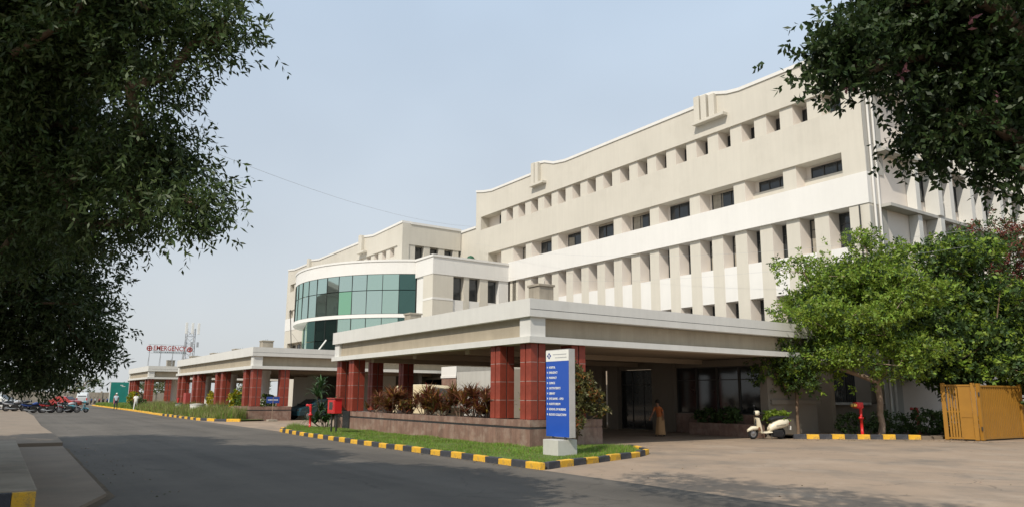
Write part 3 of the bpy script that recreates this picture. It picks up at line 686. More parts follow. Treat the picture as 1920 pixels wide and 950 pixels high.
for i in range(8):
    t0, t1 = i/8, (i+1)/8; A = (ca[0]+(cb[0]-ca[0])*t0, ca[1]+(cb[1]-ca[1])*t0); Bq = (ca[0]+(cb[0]-ca[0])*t1, ca[1]+(cb[1]-ca[1])*t1)
    for z0_, z1_ in ((4.7, 6.3), (6.32, 8.1)): pane(0, 0, z0_, z1_, (0, 0, 1, 3, 3, 3, 0, 0)[i], pts=(Bq, A))
ring('slab', SOFFIT, .5, RD-.7, 8.2, 8.4); ring('roof_slab', WHITE, .5, RD-.6, 12.2, 12.5); ring('interior_wall', VOID, RD-2.2, RD-2.0, 3.5, 12.1, n=24)
ring('base_wall', BEIGE, RD-.9, RD-.3, 0, 4.6)
# square corner block beside the drum
def bpart(nm, m, *boxes): return part(DR, nm, m, *boxes)
bx0, bx1, by0, by1 = -54.85, -51.8, 28.0, 35.38
bpart('block_wall', BEIGE, (bx0, bx1-.45, by0+.45, by1, 3.9, 12.6), (bx1-.45, bx1, by0, 29.9, 3.9, 11.42), (bx0+1.4, bx1-.45, by0, by0+.45, 3.9, 11.42))
bpart('block_parapet', WHITE, (bx0, bx1+.03, by0-.03, by0+.45, 11.42, 12.82), (bx1-.45, bx1+.03, by0+.45, by1, 11.42, 12.82))
bpart('coping', WHITE, (bx0, bx1+.1, by0-.1, by0+.5, 12.822, 13.0), (bx1-.5, bx1+.1, by0+.5, by1, 12.822, 13.0))
bpart('white_strip', WHITE, (bx0+1.41, bx1+.02, by0-.02, by0+.02, 9.35, 9.52), (bx1-.02, bx1+.021, by0+.021, 29.88, 9.35, 9.52))
bpart('white_jamb', WHITE, (bx0+.1, bx0+1.4, by0+.1, by0+.46, 3.9, 11.42))
for y0_, y1_ in ((30.95, 31.45), (32.5, 33.3)): bpart('block_pier', BEIGE, (bx1-.45, bx1-.06, y0_, y1_, 3.9, 11.41))
for y0_ in (29.95, 31.55, 33.4): window(DR, bx1-.44, y0_, 9.5, .9, 1.85, 1, rz=math.pi/2)
for y0_ in (29.9, 31.46, 33.31): bpart('white_panel', WHITE, (bx1-.45, bx1-.1, y0_, y0_+1.02, 4.0, 9.45))
bpart('block_pier', WHITE, (bx1-.45, bx1-.05, 34.4, by1, 3.9, 11.41))
# one-storey granite fronted pavilion seen through the near porch
LB = empty('ground_floor_wing', (-48.9, 28, 0)); tag(LB, 'low granite fronted block with white cap seen through the near porch', 'building')
part(LB, 'wall', GREYW, (-50.0, -47.83, 28.05, 35.3, 0, 3.9)); part(LB, 'granite_front', PINKG, (-50.0, -47.85, 28.0, 28.05, 0, 3.05)); part(LB, 'stripe', BLACKG, (-50.01, -47.84, 27.985, 28.0, 1.75, 1.83))
part(LB, 'cap', WHITE, (-50.02, -47.8, 27.97, 28.05, 3.05, 3.9)); part(LB, 'band', WHITE, (-50.05, -47.77, 27.94, 27.97, 3.05, 3.22))
part(LB, 'wall', GREYW, (-60, -50.02, 30.0, 30.3, 3.2, 3.9)); part(LB, 'band', WHITE, (-60, -50.02, 29.9, 30.0, 3.05, 3.22)); part(LB, 'dark_bay', VOID, (-60, -50.02, 32.0, 32.2, 0, 3.2))

# ---------------------------------------------------------------- foliage
def unit(v): return v/np.maximum(np.linalg.norm(v, axis=1, keepdims=True), 1e-9)
def leaves_on_twigs(base, dirs, lens, m, L0, W0, splay=0.8, droop=0.25, fold=0.25, tuft=False):
    """m leaves along each twig; each leaf is a folded diamond of two triangles per half"""
    n = len(base); t = (np.arange(m)+.6)/m
    P_ = base[:, None, :]+dirs[:, None, :]*(lens[:, None, None]*t[None, :, None]) if not tuft else np.repeat((base+dirs*lens[:, None])[:, None, :], m, 1)
    side = unit(np.cross(dirs, unit(RNG.normal(size=(n, 3)))))
    oth = np.cross(dirs, side)
    ang = (np.arange(m)*2.4)[None, :]+RNG.random((n, 1))*6.28
    sd_ = side[:, None, :]*np.cos(ang)[..., None]+oth[:, None, :]*np.sin(ang)[..., None]
    d = dirs[:, None, :]*0.55+sd_*splay+RNG.normal(size=(n, m, 3))*.22; d[..., 2] -= droop
    P_ = P_.reshape(-1, 3); d = unit(d.reshape(-1, 3)); k = len(P_)
    nrm = unit(np.cross(d, unit(RNG.normal(size=(k, 3))+np.array([0, 0, .3])))); wv = np.cross(d, nrm)
    flip = nrm[:, 2] < 0; wv[flip] *= 1
    L_ = L0*(.65+.6*RNG.random(k))[:, None]; W_ = W0*(.7+.5*RNG.random(k))[:, None]
    upv = np.cross(wv, d)
    a = P_; c = P_+d*L_; mid = P_+d*L_*.45
    v = np.stack([a, mid+wv*W_+upv*W_*fold, c, mid-wv*W_+upv*W_*fold], 1).reshape(-1, 3)
    q = np.arange(k)[:, None]*4+np.array([[0, 1, 2, 3]])
    return v, q
def ell_points(ells, spacing, shell=0.0):
    """jittered points filling a union of ellipsoids (c, r)"""
    out = []
    for e_ in ells:
        c, r_ = e_[0], e_[1]; sp = spacing*(e_[2] if len(e_) > 2 else 1.0)
        vol = 4.19*r_[0]*r_[1]*r_[2]; n = max(3, int(vol/sp**3))
        u = unit(RNG.normal(size=(n, 3))); rad = RNG.random(n)**(1/3.0)
        if shell: rad = 1-(1-rad)*(1-shell)
        out.append(np.array(c)+u*rad[:, None]*np.array(r_))
    return np.vstack(out)
def skeleton(base, fork_h, att, r0, wob=.12, lean=(0, 0)):
    """connect attractor points to a trunk; returns nodes, parent, radii"""
    base = np.array(base, float); nodes = [base]; par_ = [-1]
    nseg = 5
    for i in range(1, nseg+1):
        f = i/nseg; nodes.append(base+np.array([lean[0]*f+RNG.normal()*.04*fork_h/3, lean[1]*f+RNG.normal()*.04*fork_h/3, fork_h*f])); par_.append(i-1)
    top_ = nodes[-1]; order = np.argsort(np.linalg.norm(att-top_, axis=1)); ends = []
    for oi in order:
        p_ = att[oi]; A = np.array(nodes[3:]); dd = np.linalg.norm(A-p_, axis=1)+.25*np.linalg.norm(A-top_, axis=1)
        j = int(np.argmin(dd))+3; q_ = nodes[j]; D = p_-q_; Ld = np.linalg.norm(D); ns = max(1, int(Ld/.7)); pj = j
        for s_ in range(1, ns+1):
            f = s_/ns; w_ = RNG.normal(size=3)*wob*Ld*.35*math.sin(math.pi*f); w_[2] += .06*Ld*math.sin(math.pi*f)
            nodes.append(q_+D*f+w_); par_.append(pj); pj = len(nodes)-1
        ends.append(pj)
    n = len(nodes); cnt = np.zeros(n)
    for e in ends: cnt[e] += 1
    for i in range(n-1, 0, -1): cnt[par_[i]] += cnt[i]
    rad = r0*(cnt/cnt[0])**.45; rad = np.maximum(rad, .008)
    rad[0] *= 1.25
    return np.array(nodes), par_, rad
def branch_mesh(name, nodes, par_, rad, m, parent, sides=6, minr=0.0):
    vs = []; fs = []; b_ = 0
    for i in range(1, len(nodes)):
        a, c = nodes[par_[i]], nodes[i]; d = c-a; L0 = np.linalg.norm(d)
        if L0 < 1e-4 or rad[i] < minr: continue
        d = d/L0; ref = np.array([0, 0, 1.]) if abs(d[2]) < .9 else np.array([1., 0, 0]); s1 = np.cross(d, ref); s1 /= np.linalg.norm(s1); s2 = np.cross(d, s1)
        ra = min(rad[par_[i]], rad[i]*1.5); ang = np.arange(sides)*2*np.pi/sides
        rg = s1[None]*np.cos(ang)[:, None]+s2[None]*np.sin(ang)[:, None]
        vs.append(a+rg*ra); vs.append(c+d*rad[i]*.3+rg*rad[i])
        for k in range(sides): fs.append((b_+k, b_+(k+1) % sides, b_+sides+(k+1) % sides, b_+sides+k))
        b_ += 2*sides
    return arrmesh(name, np.vstack(vs), np.array(fs), m, parent, smooth=True)
def tree(name, label, cat, base, fork_h, ells, r0, leaf, L0, W0, bark=BARK, att_sp=.9, clump_sp=.35, twigs=2, tw_len=.4, m=7, droop=.25, shell=.35, lean=(0, 0), group=None, leaf2=None, f2=0.1, splay=.8, keep=None, tuft=False, minr=0.0, upper=None):
    root = empty(name, base); tag(root, label, cat, group)
    bs = np.array(base, float)
    att = ell_points(ells, att_sp); 
    if len(att) > 420: att = att[RNG.choice(len(att), 420, replace=False)]
    if upper: att_s = np.vstack([att, ell_points(upper[0], 1.5)])
    else: att_s = att
    nodes, par_, rad = skeleton(bs, fork_h, att_s, r0, lean=lean)
    branch_mesh('trunk', nodes-bs, par_, rad, bark, root, minr=minr)
    cl = ell_points(ells, clump_sp, shell)
    if keep is not None: cl = cl[keep(cl)]
    # cluster the clumps towards the branch ends for an uneven crown
    j = RNG.integers(0, len(att), len(cl)); near = att[j]+RNG.normal(size=(len(cl), 3))*min(.35, clump_sp*1.0)
    cl = np.where((RNG.random(len(cl)) < .35)[:, None], near, cl)
    cen = np.array([e[0] for e in ells]).mean(0)
    b_ = np.repeat(cl, twigs, 0)+RNG.normal(size=(len(cl)*twigs, 3))*.10
    d = unit(unit(b_-cen)*.5+RNG.normal(size=b_.shape)*.6+np.array([0, 0, -.15*droop*4]))
    ln = tw_len*(.6+.7*RNG.random(len(b_)))
    v, q = leaves_on_twigs(b_, d, ln, m, L0, W0, splay=splay, droop=droop, tuft=tuft)
    mats = [leaf]; mi = None
    if leaf2 is not None:
        mats = [leaf, leaf2]; k = (RNG.random(len(b_)) < f2); mi = np.repeat(k, m).astype(int)
    arrmesh('crown', v-bs, q, mats, root, mi)
    if upper:
        ue, uL, uW, usp = upper
        cu_ = ell_points(ue, usp, .2); b_ = np.repeat(cu_, 2, 0)+RNG.normal(size=(len(cu_)*2, 3))*.2
        v, q = leaves_on_twigs(b_, unit(RNG.normal(size=b_.shape)), .5*(.6+.7*RNG.random(len(b_))), 7, uL, uW, droop=.2)
        arrmesh('upper_crown', v-bs, q, [leaf], root)
    return root

# ---- trees near the camera
def sh(ells, d, k=1.0): return [((c[0]+d[0], c[1]+d[1], c[2]+d[2]), tuple(q_*k for q_ in r_)) for c, r_ in ells]
T1 = [((-8.52, -0.08, 5.33), (1.09, 1.09, 0.87)), ((-7.60, 0.72, 5.29), (0.78, 0.78, 0.68)), ((-6.94, 1.32, 5.29), (0.38, 0.38, 0.36)),
      ((-6.54, 1.61, 5.07), (0.16, 0.16, 0.22)), ((-7.48, 1.15, 4.52), (0.44, 0.44, 0.47)), ((-8.77, 0.40, 4.36), (0.96, 0.96, 0.68)),
      ((-7.87, 1.12, 3.96), (0.51, 0.51, 0.40)), ((-9.39, 0.13, 3.51), (0.75, 0.75, 0.52)), ((-7.44, 1.38, 3.96), (0.20, 0.20, 0.26)),
      ((-7.36, 1.28, 3.54), (0.30, 0.30, 0.20)), ((-6.93, 1.57, 3.42), (0.19, 0.19, 0.15)), ((-8.37, 0.88, 3.54), (0.61, 0.61, 0.33)), ((-8.2, 0.3, 6.2), (1.3, 1.3, .6))]
tree('roadside_tree', 'dark narrow-leaved tree filling the upper left corner', 'tree', (-9.6, -3.4, 0), 3.2, sh(T1, (-.15, -.22, .0), .95), .2, LF1, .078, .013, att_sp=.55, clump_sp=.11, twigs=2, tw_len=.2, m=7, droop=.3, shell=.12, splay=.75, keep=lambda p_: (np.sin(p_[:, 0]*4.1+p_[:, 2]*3.3)+np.sin(p_[:, 1]*4.7-p_[:, 2]*3.9+1)+np.sin(p_[:, 0]*2.2-p_[:, 1]*3.1+p_[:, 2]*5.2)) > -1.45, upper=([((-10.8, -2.6, 8.6), (5, 4, 2.4)), ((-9.6, -1.2, 7.2), (2.6, 2.2, 1.2)), ((-11, -7, 7.2), (6, 3, 2))], .28, .075, .43))
T2 = [((-17.82, 0.40, 3.60), (1.63, 1.63, 0.98)), ((-16.92, 1.50, 4.25), (0.76, 0.76, 0.65)), ((-16.64, 1.40, 3.03), (0.79, 0.79, 0.74)),
      ((-18.02, 0.55, 2.35), (1.20, 1.20, 0.55)), ((-16.42, 1.82, 2.72), (0.37, 0.37, 0.53)), ((-17.04, 1.17, 2.15), (0.63, 0.63, 0.26))]
tree('roadside_tree', 'fine-leaved drooping tree hanging low over the parked motorcycles', 'tree', (-20.5, -4.0, 0), 2.8, sh(T2, (-.2, -.3, 0)), .2, LF2, .12, .022, att_sp=.75, clump_sp=.19, twigs=2, tw_len=.3, m=7, droop=.35, shell=.12, upper=([((-19.5, -3.0, 8.2), (5, 4, 2.5)), ((-18.5, -.8, 5.6), (2.6, 2.0, 1.4)), ((-22, -7, 7.2), (6, 3, 2))], .28, .075, .43))
TR = [((-2.34, 5.08, 4.32), (0.68, 0.68, 0.38)), ((-2.52, 4.55, 4.04), (0.25, 0.25, 0.25)), ((-2.61, 4.32, 3.78), (0.25, 0.25, 0.15)),
      ((-2.63, 4.09, 3.84), (0.11, 0.11, 0.10)), ((-2.33, 5.26, 3.80), (0.45, 0.45, 0.34)), ((-2.17, 5.69, 3.77), (0.42, 0.42, 0.46)),
      ((-2.42, 4.88, 3.44), (0.14, 0.14, 0.18)), ((-2.08, 5.46, 3.15), (0.16, 0.16, 0.16)), ((-2.39, 5.11, 3.43), (0.22, 0.22, 0.20)),
      ((-2.26, 5.33, 3.33), (0.26, 0.26, 0.17))]
tree('overhanging_tree', 'dark leafy branches with pink blossom hanging into the upper right corner', 'tree', (0.9, 6.2, 0), 3.0, sh(TR, (.13, .19, .12), .97), .12, LF3, .056, .0145, att_sp=.36, clump_sp=.076, twigs=2, tw_len=.1, m=7, droop=.2, shell=.1, leaf2=PETAL, f2=.002, upper=([((.5, 5.6, 6.3), (1.5, 1.6, .7)), ((-5.0, 3.6, 9.0), (2.6, 1.5, .8)), ((-2.5, 4.0, 8.4), (2.0, 1.6, .7)), ((-7.4, 3.4, 9.6), (1.8, 1.3, .6))], .16, .045, .36))
tree('roadside_tree', 'tree along the left pavement beyond the drooping tree', 'tree', (-30, -6.5, 0), 3.0, [((-27.5, -3.8, 8.0), (5.2, 3.6, 2.5))], .2, LF2, .26, .06, att_sp=1.5, clump_sp=.46, m=7)

def pads(c, rad, n, pr, pt, seed, low=-1.0):
    """flattened leaf pads spread over a crown envelope"""
    rg = np.random.default_rng(seed); out = []
    while len(out) < n:
        u = rg.normal(size=3); u /= np.linalg.norm(u); k = .35+.6*rg.random()
        if u[2]*k < low: continue
        r_ = pr*(.6+.7*rg.random()); out.append(((c[0]+u[0]*rad[0]*k, c[1]+u[1]*rad[1]*k, c[2]+u[2]*rad[2]*k), (r_, r_, pt*(.7+.6*rg.random()))))
    return out
# ---- trees beside the block
tree('garden_tree', 'bright green spreading tree behind the red hydrant', 'tree', (-18.0, 32.2, .13), 2.3,
     pads((-18.3, 31.6, 5.7), (3.5, 3.3, 3.3), 40, 1.1, .42, 5, -.75)+[((-18.0, 31.8, 8.7), (.9, .8, .5)), ((-17.4, 32.2, 8.1), (1.2, 1.1, .6)), ((-18.9, 31.4, 7.7), (1.1, 1.0, .5))]+[((-20.6, 29.9, 3.2), (1.2, 1.1, .7)), ((-20.9, 29.7, 4.4), (1.4, 1.2, .7)), ((-19.4, 30.4, 3.4), (1.2, 1.1, .5)), ((-16.1, 32.0, 3.9), (1.6, 1.4, .6)), ((-16.4, 31.6, 3.1), (1.3, 1.2, .5)), ((-18.5, 31.6, 5.6), (1.7, 1.6, 1.7))],
     .13, LF4, .17, .045, BARKL, att_sp=.95, clump_sp=.30, twigs=2, tw_len=.22, m=6, droop=.0, shell=.2, splay=1.0, leaf2=LF5, f2=.18)
tree('garden_tree', 'small dark green tree with thin trunk beside the white scooter', 'tree', (-20.15, 29.3, .13), 1.5,
     sh([((-20.3, 29.1, 3.2), (1.25, 1.2, .95)), ((-20.8, 28.6, 4.1), (1.0, .9, .8)), ((-19.8, 29.3, 2.4), (.8, .8, .5)), ((-20.9, 28.5, 2.6), (.6, .6, .6))], (-.1, -.1, .05)),
     .07, LF5, .17, .042, BARK, att_sp=.6, clump_sp=.25, twigs=2, tw_len=.2, m=6, droop=.1, leaf2=LF4, f2=.35)
tree('garden_tree', 'tall dense dark tree between the bright tree and the yellow gate', 'tree', (-17.0, 37.6, .13), 2.6,
     pads((-16.5, 37.4, 5.8), (3.0, 2.8, 3.9), 34, 1.25, .55, 8)+[((-16.6, 37.6, 5.0), (2.2, 2.0, 2.4)), ((-15.6, 36.6, 3.0), (2.0, 1.6, .8))],
     .17, LF5, .22, .065, BARK, att_sp=1.1, clump_sp=.36, twigs=2, tw_len=.3, m=6, droop=.1, leaf2=LF4, f2=.35)
tree('flame_tree', 'red-tinged flame tree at the right edge above the yellow gate', 'tree', (-15.6, 42.4, 0), 3.2,
     [((-16.6, 41.8, 10.2), (1.6, 1.5, .6)), ((-15.9, 42, 8.8), (2.2, 2.0, .9)), ((-15.6, 42, 7.0), (2.2, 2.0, 1.2)), ((-14.6, 42.4, 9.6), (1.8, 1.6, .9)), ((-14.6, 42, 5.8), (2.0, 1.8, 1.2)), ((-17.6, 41.6, 9.2), (1.0, .9, .5))],
     .16, LF5, .18, .042, BARK, att_sp=1.1, clump_sp=.36, twigs=2, tw_len=.35, m=7, leaf2=LF6, f2=.5)
tree('garden_tree', 'green leafy tree standing behind the slatted yellow gate at the right edge', 'tree', (-12.6, 39.5, 0), 1.8,
     [((-13.4, 39.2, 3.4), (2.8, 2.2, 1.6)), ((-11.8, 39.8, 4.8), (2.6, 2.2, 1.8)), ((-14.5, 40, 5.0), (1.8, 1.6, 1.4)), ((-13.0, 39.2, 2.2), (2.6, 1.4, .8))],
     .12, LF5, .22, .07, BARK, att_sp=1.0, clump_sp=.40, twigs=2, tw_len=.3, m=6, leaf2=LF4, f2=.3)
# ---- trees on the far skyline
far = [(-150, 22, 4.6, 'round dark tree on the skyline left of the teal hoarding'), (-140, 38, 5.2, 'bushy tree behind the far porch'), (-175, 14, 5.6, 'broad tree closing the far end of the road'), (-160, 4, 5.5, 'tree beside the far road bend behind the white van'), (-150, -8, 6.0, 'tall dark tree beyond the parked motorcycles'), (-135, -16, 6, 'leftmost skyline tree behind the parked motorcycles'), (-190, 32, 7.0, 'farthest olive tree above the teal hoarding')]
for fx, fy, fh, fl_ in far:
    tree('skyline_tree', fl_, 'tree', (fx, fy, -.05), fh*.35, [((fx, fy, fh*.66), (fh*.75, fh*.75, fh*.36)), ((fx+1, fy-2, fh*.5), (fh*.5, fh*.5, fh*.25))], .2, LF5, .34, .12, att_sp=2.2, clump_sp=.85, twigs=1, tw_len=.6, m=6, group='trees on the far skyline', leaf2=LFG, f2=.4)

# ---- shrubs
def bush(name, label, cat, base, ells, leaf, L0, W0, clump=.16, m=6, leaf2=None, f2=.3, group=None, droop=.05, tw=.15, stem=None, splay=.8):
    root = empty(name, base); tag(root, label, cat, group); bs = np.array(base)
    ells = [(tuple(np.array(e[0])+bs), e[1]) for e in ells]
    att = ell_points(ells, clump*2.6); nodes, par_, rad = skeleton(bs, .15, att, .025)
    branch_mesh('stem', nodes-bs, par_, rad, BARK, root, 5)
    cl = ell_points(ells, clump, .3); b_ = np.repeat(cl, 2, 0); d = unit(unit(b_-bs-np.array([0, 0, .2]))*.7+RNG.normal(size=b_.shape)*.5)
    v, q = leaves_on_twigs(b_, d, tw*(.6+.7*RNG.random(len(b_))), m, L0, W0, droop=droop, splay=splay)
    mi = None; mats = [leaf]
    if leaf2: mats = [leaf, leaf2]; mi = np.repeat(RNG.random(len(b_)) < f2, m).astype(int)
    arrmesh('foliage', v-bs, q, mats, root, mi); return root
def blade_plant(name, label, cat, base, n, L0, W0, mats, up_=.8, arch=.5, group=None, stem_h=.2, heads=1, spread=.25):
    root = empty(name, base); tag(root, label, cat, group)
    tops = [(RNG.normal()*spread, RNG.normal()*spread, stem_h*(.12+1.25*RNG.random())) for _ in range(heads)]
    s_ = MB()
    for t_ in tops: s_.tube([(t_[0]*.3, t_[1]*.3, 0), (t_[0]*.8, t_[1]*.8, t_[2]*.6), t_], [.022, .018, .014], 6)
    s_.build('stem', BARKL, root)
    k = n*heads; o0 = np.repeat(np.array(tops), n, 0); a = RNG.random(k)*2*np.pi; e_ = up_*(.35+.65*RNG.random(k))*1.35; L_ = L0*(.6+.6*RNG.random(k))
    hd = np.column_stack([np.cos(a), np.sin(a), np.zeros(k)]); sd_ = np.column_stack([-np.sin(a), np.cos(a), np.zeros(k)])*W0
    segs = []; ns = 4; ar = arch*(.5+RNG.random(k))
    pos = o0.copy(); th = e_.copy()
    for i in range(ns+1):
        wd = [.5, 1., .9, .6, .05][i]; segs.append((pos-sd_*wd, pos+sd_*wd))
        pos = pos+(hd*np.cos(th)[:, None]+np.array([0, 0, 1])*np.sin(th)[:, None])*(L_/ns)[:, None]; th = th-ar*.55
    v = np.stack([x for sg in segs for x in sg], 1).reshape(-1, 3); i0 = np.arange(k)[:, None]*(2*(ns+1))
    q = np.concatenate([i0+np.array([[2*i, 2*i+1, 2*i+3, 2*i+2]]) for i in range(ns)], 0)
    mi = np.tile(RNG.integers(0, len(mats), k), ns) if len(mats) > 1 else None
    arrmesh('foliage', v, q, mats, root, mi); return root
cg = 'red-brown cordyline plants along the near planter wall'
cords = [(-33.2, .75, 'leftmost olive and red-brown cordyline on the near planter wall'), (-32.0, 1.2, 'tall red-brown cordyline right of the leftmost one on the planter wall'), (-31.0, 1.15, 'tall red-brown cordyline in front of the dark inner pier'), (-29.6, .75, 'pale low cordyline in front of the cream van'), (-28.4, 1.25, 'spiky red cordyline beside the cream van roof'), (-27.4, 1.3, 'large dark red cordyline before the cream van rear'), (-26.5, 1.2, 'yellow-tinged cordyline in the middle of the planter wall'), (-25.4, 1.15, 'small red cordyline in front of the granite fronted block'), (-24.0, 1.15, 'bushy red cordyline in front of the grey wall'), (-23.3, 1.2, 'tall red cordyline second from the red granite pier'), (-22.75, 1.1, 'red cordyline closest to the red granite pier')]
for i, (cx, sc, lb) in enumerate(cords):
    blade_plant('cordyline_plant', lb, 'plant', (cx, 14.95+.12*math.sin(i*2.1), .925), 46, .62*sc, .026, [LFR, LFR, LFO] if i not in (0, 3, 6) else [LFR, LFG, LFO], 1.0, .5, cg, .48*sc, 9 if sc > .9 else 6, .24)
for i, (cx, lb) in enumerate(((-24.6, 'white plant pot under the small red cordyline'), (-23.3, 'white plant pot under the bushy red cordyline'), (-24.0, 'grey plant pot between two cordylines'))):
    q = MB(); q.lathe([(.11, 0), (.15, .3), (.17, .3), (.17, .34), (.14, .34), (.12, .28), (0, .28)], n=16); o = q.build('plant_pot', (WHITE, WHITE, GREYW)[i]); o.location = (cx, 15.45, .922); tag(o, lb, 'pot', 'pots on the near planter wall')
blade_plant('fan_palm', 'green bushy palm at the left end of the near porch', 'palm', (-36.3, 13.75, .1), 40, .95, .045, [LFP], 1.0, .7, None, 1.5, 9, .38)
bush('climbing_shrub', 'leafy green shrub between the two front red piers', 'shrub', (-21.0, 15.4, .92), [((0, 0, .9), (.45, .35, .9)), ((.25, .1, 1.7), (.3, .3, .5))], LF4, .11, .035, .15, leaf2=LF5, f2=.6)
bush('croton_shrub', 'tall croton bush with orange leaves right of the blue sign', 'shrub', (-19.35, 16.0, .1), [((-.1, -.1, 1.5), (.45, .5, .7)), ((-.2, -.15, 2.4), (.3, .35, .4)), ((.05, .55, 1.7), (.35, .5, .35)), ((.1, .75, 1.15), (.3, .4, .25)), ((-.1, .3, 2.15), (.3, .4, .3)), ((0, -.3, .7), (.4, .5, .4))], LFG, .13, .035, .155, leaf2=LFO, f2=.2)
for i, (cx, lb) in enumerate(((-57.6, 'yellow-green shrub near the corner pier of the middle porch'), (-64.4, 'bright yellow shrub between two pier pairs of the middle porch'), (-99.5, 'yellow-leaved shrub before the far porch'))):
    bush('yellow_shrub', lb, 'shrub', (cx, 14.9 if i < 2 else 13.6, .7 if i < 2 else .1), [((0, 0, .65 if i < 2 else 1.1), (.9, .6, .65 if i < 2 else .8))], LFY, .16, .06, .24, leaf2=LF4, f2=.25 if i == 1 else .5, group='yellow shrubs before the porches')
for i, (cx, cy_, lb) in enumerate(((-56.2, 14.9, 'green shrub beside the yellow-green shrub at the middle porch corner'), (-52.6, 15.6, 'green shrub on the corner planter of the middle porch'))):
    bush('porch_shrub', lb, 'shrub', (cx, cy_, .7), [((0, 0, .5), (.8, .5, .5))], LF5, .16, .05, .24, leaf2=LF4, f2=.4, group='green shrubs on the middle porch planter')
bush('creeper', 'green creeper climbing the beige wing left of the glass', 'creeper', (-77.6, 27.6, 4.0), [((0, 0, 2.2), (.9, .4, 2.2)), ((.4, 0, 3.6), (.5, .3, .7))], LFG, .2, .08, .4)
for i, (cx, cy_, s_, lb) in enumerate(((-22.3, 27.35, .55, 'low green plant in the planter left of the scooter'), (-20.15, 27.75, .75, 'bright leafy plant right behind the scooter'), (-23.6, 27.4, .5, 'dim green plant in the planter before the lobby glass'))):
    bush('planter_shrub', lb, 'plant', (cx, cy_, .05 if i == 1 else .55), [((0, 0, s_*(1.05 if i == 1 else .6)), (.6, .35, s_*(.4 if i == 1 else .6)))], LF4 if i == 1 else LF5, .13, .045, .16, group='plants in the lobby planter')
for i, (cx, cy_, s_, lb) in enumerate(((-18.6, 33.8, .8, 'dark hedge bush behind the red hydrant'), (-17.4, 34.8, .9, 'dark hedge bush right of the bright tree trunk'), (-16.6, 36.2, .9, 'dark hedge bush beside the yellow gate'), (-19.4, 32.3, .7, 'dark hedge bush left of the red hydrant'), (-15.6, 40, 1.2, 'dark bush behind the yellow gate'))):
    bush('hedge_bush', lb, 'bush', (cx, cy_, .1), [((0, 0, s_*.6), (s_, s_, s_*.62))], LF5, .13, .045, .24, group='dark hedge bushes in the garden bed')
bush('verge_bush', 'dark round bush on the verge before the far porch', 'bush', (-90.2, 12.9, .1), [((0, 0, .6), (1.1, .8, .6))], LF5, .18, .07, .3)
# lobby planter
q = MB(); q.bbox(-24.4, -20.7, 27.0, 27.7, 0, .56, .02); o = q.build('lobby_planter', PINKG); q = MB(); q.box(-24.3, -20.8, 27.08, 27.62, .56, .575); q.build('planter_soil', SOIL, o); tag(o, 'long brown granite planter before the lobby glass behind the scooter', 'planter')

# ---------------------------------------------------------------- lettering helper
def text_mesh(txt, size, depth, spacing=1.0, bold=0.0):
    cu = bpy.data.curves.new('lettering', 'FONT'); cu.body = txt; cu.size = size; cu.extrude = depth; cu.offset = bold; cu.space_character = spacing; cu.resolution_u = 2
    o = bpy.data.objects.new('lettering', cu); COL.objects.link(o); dg = bpy.context.evaluated_depsgraph_get(); dg.update()
    me = bpy.data.meshes.new_from_object(o.evaluated_get(dg)); bpy.data.objects.remove(o); bpy.data.curves.remove(cu); return me
def text(txt, size, loc, rot, m, parent, depth=.004, width=None, spacing=1.0, bold=0.0, name='lettering'):
    me = text_mesh(txt, size, depth, spacing, bold); me.materials.clear(); me.materials.append(m)
    o = link_mesh(name, me, None, parent); o.location = loc; o.rotation_euler = rot
    if width:
        xs = [v.co.x for v in me.vertices]; w0 = max(xs)-min(xs); o.scale = (width/w0, 1, 1)
    return o

# ---------------------------------------------------------------- blue direction sign
sg = empty('direction_sign', (-16.65, 13.12, .1)); tag(sg, 'tall blue direction sign with white header on a concrete plinth', 'sign')
q = MB(); q.bbox(-.30, .38, -.34, .34, 0, .43, .015); q.build('plinth', CONC if False else mat('grey_concrete', (.52, .505, .46), .85, .08, 2, .3, 25, stain=((.3, .28, .24), 2.0, .4, .55, .8)), sg)
for sx in (-.25, .3):
    q = MB(); q.box(sx-.04, sx+.04, -.03, .03, .43, .5); q.build('foot', STEEL, sg)
q = MB(); q.bbox(-.56, .50, -.02, .19, .48, 2.93, .012); q.build('cabinet', ALU, sg)
q = MB(); q.box(-.55, .485, -.032, -.021, .5, 2.60); q.build('blue_face', BLUE, sg)
hd = MB(); hd.box(-.55, .485, -.033, -.0211, 2.603, 2.91); hdo = hd.build('header_face', SIGNW, sg)
# emblem: a diamond of four blue petals round a white centre
em = MB()
for k in range(4):
    an = k*math.pi/2; ca_, sa_ = math.cos(an), math.sin(an); pts = [(0.02, 0), (.05, .045), (.10, 0), (.05, -.045)]
    em.add([(-.40+ca_*x_-sa_*z_, -.036, 2.76+sa_*x_+ca_*z_) for x_, z_ in pts], [(0, 1, 2, 3)])
em.build('emblem', LOGO, sg)
for i, (zz, x1_) in enumerate(((2.79, .40), (2.70, .40))):
    q = MB(); x_ = -.22 if i == 0 else -.12
    while x_ < x1_: w_ = random.uniform(.012, .03); q.box(x_, min(x_+w_, x1_), -.036, -.0335, zz-.012, zz+.012); x_ += w_+.008
    q.build('header_print', GALV, sg)
lines = ['HOSPITAL', 'EMERGENCY', 'PHARMACY', 'CLINICS', 'OUTPATIENTS', 'LIBRARY', 'EYE BANK - OPD', 'AUDITORIUM', 'SCHOOL OF NURSING', 'BLOOD COLLECTION']
wd_ = (.29, .40, .36, .28, .53, .28, .66, .52, .76, .77)
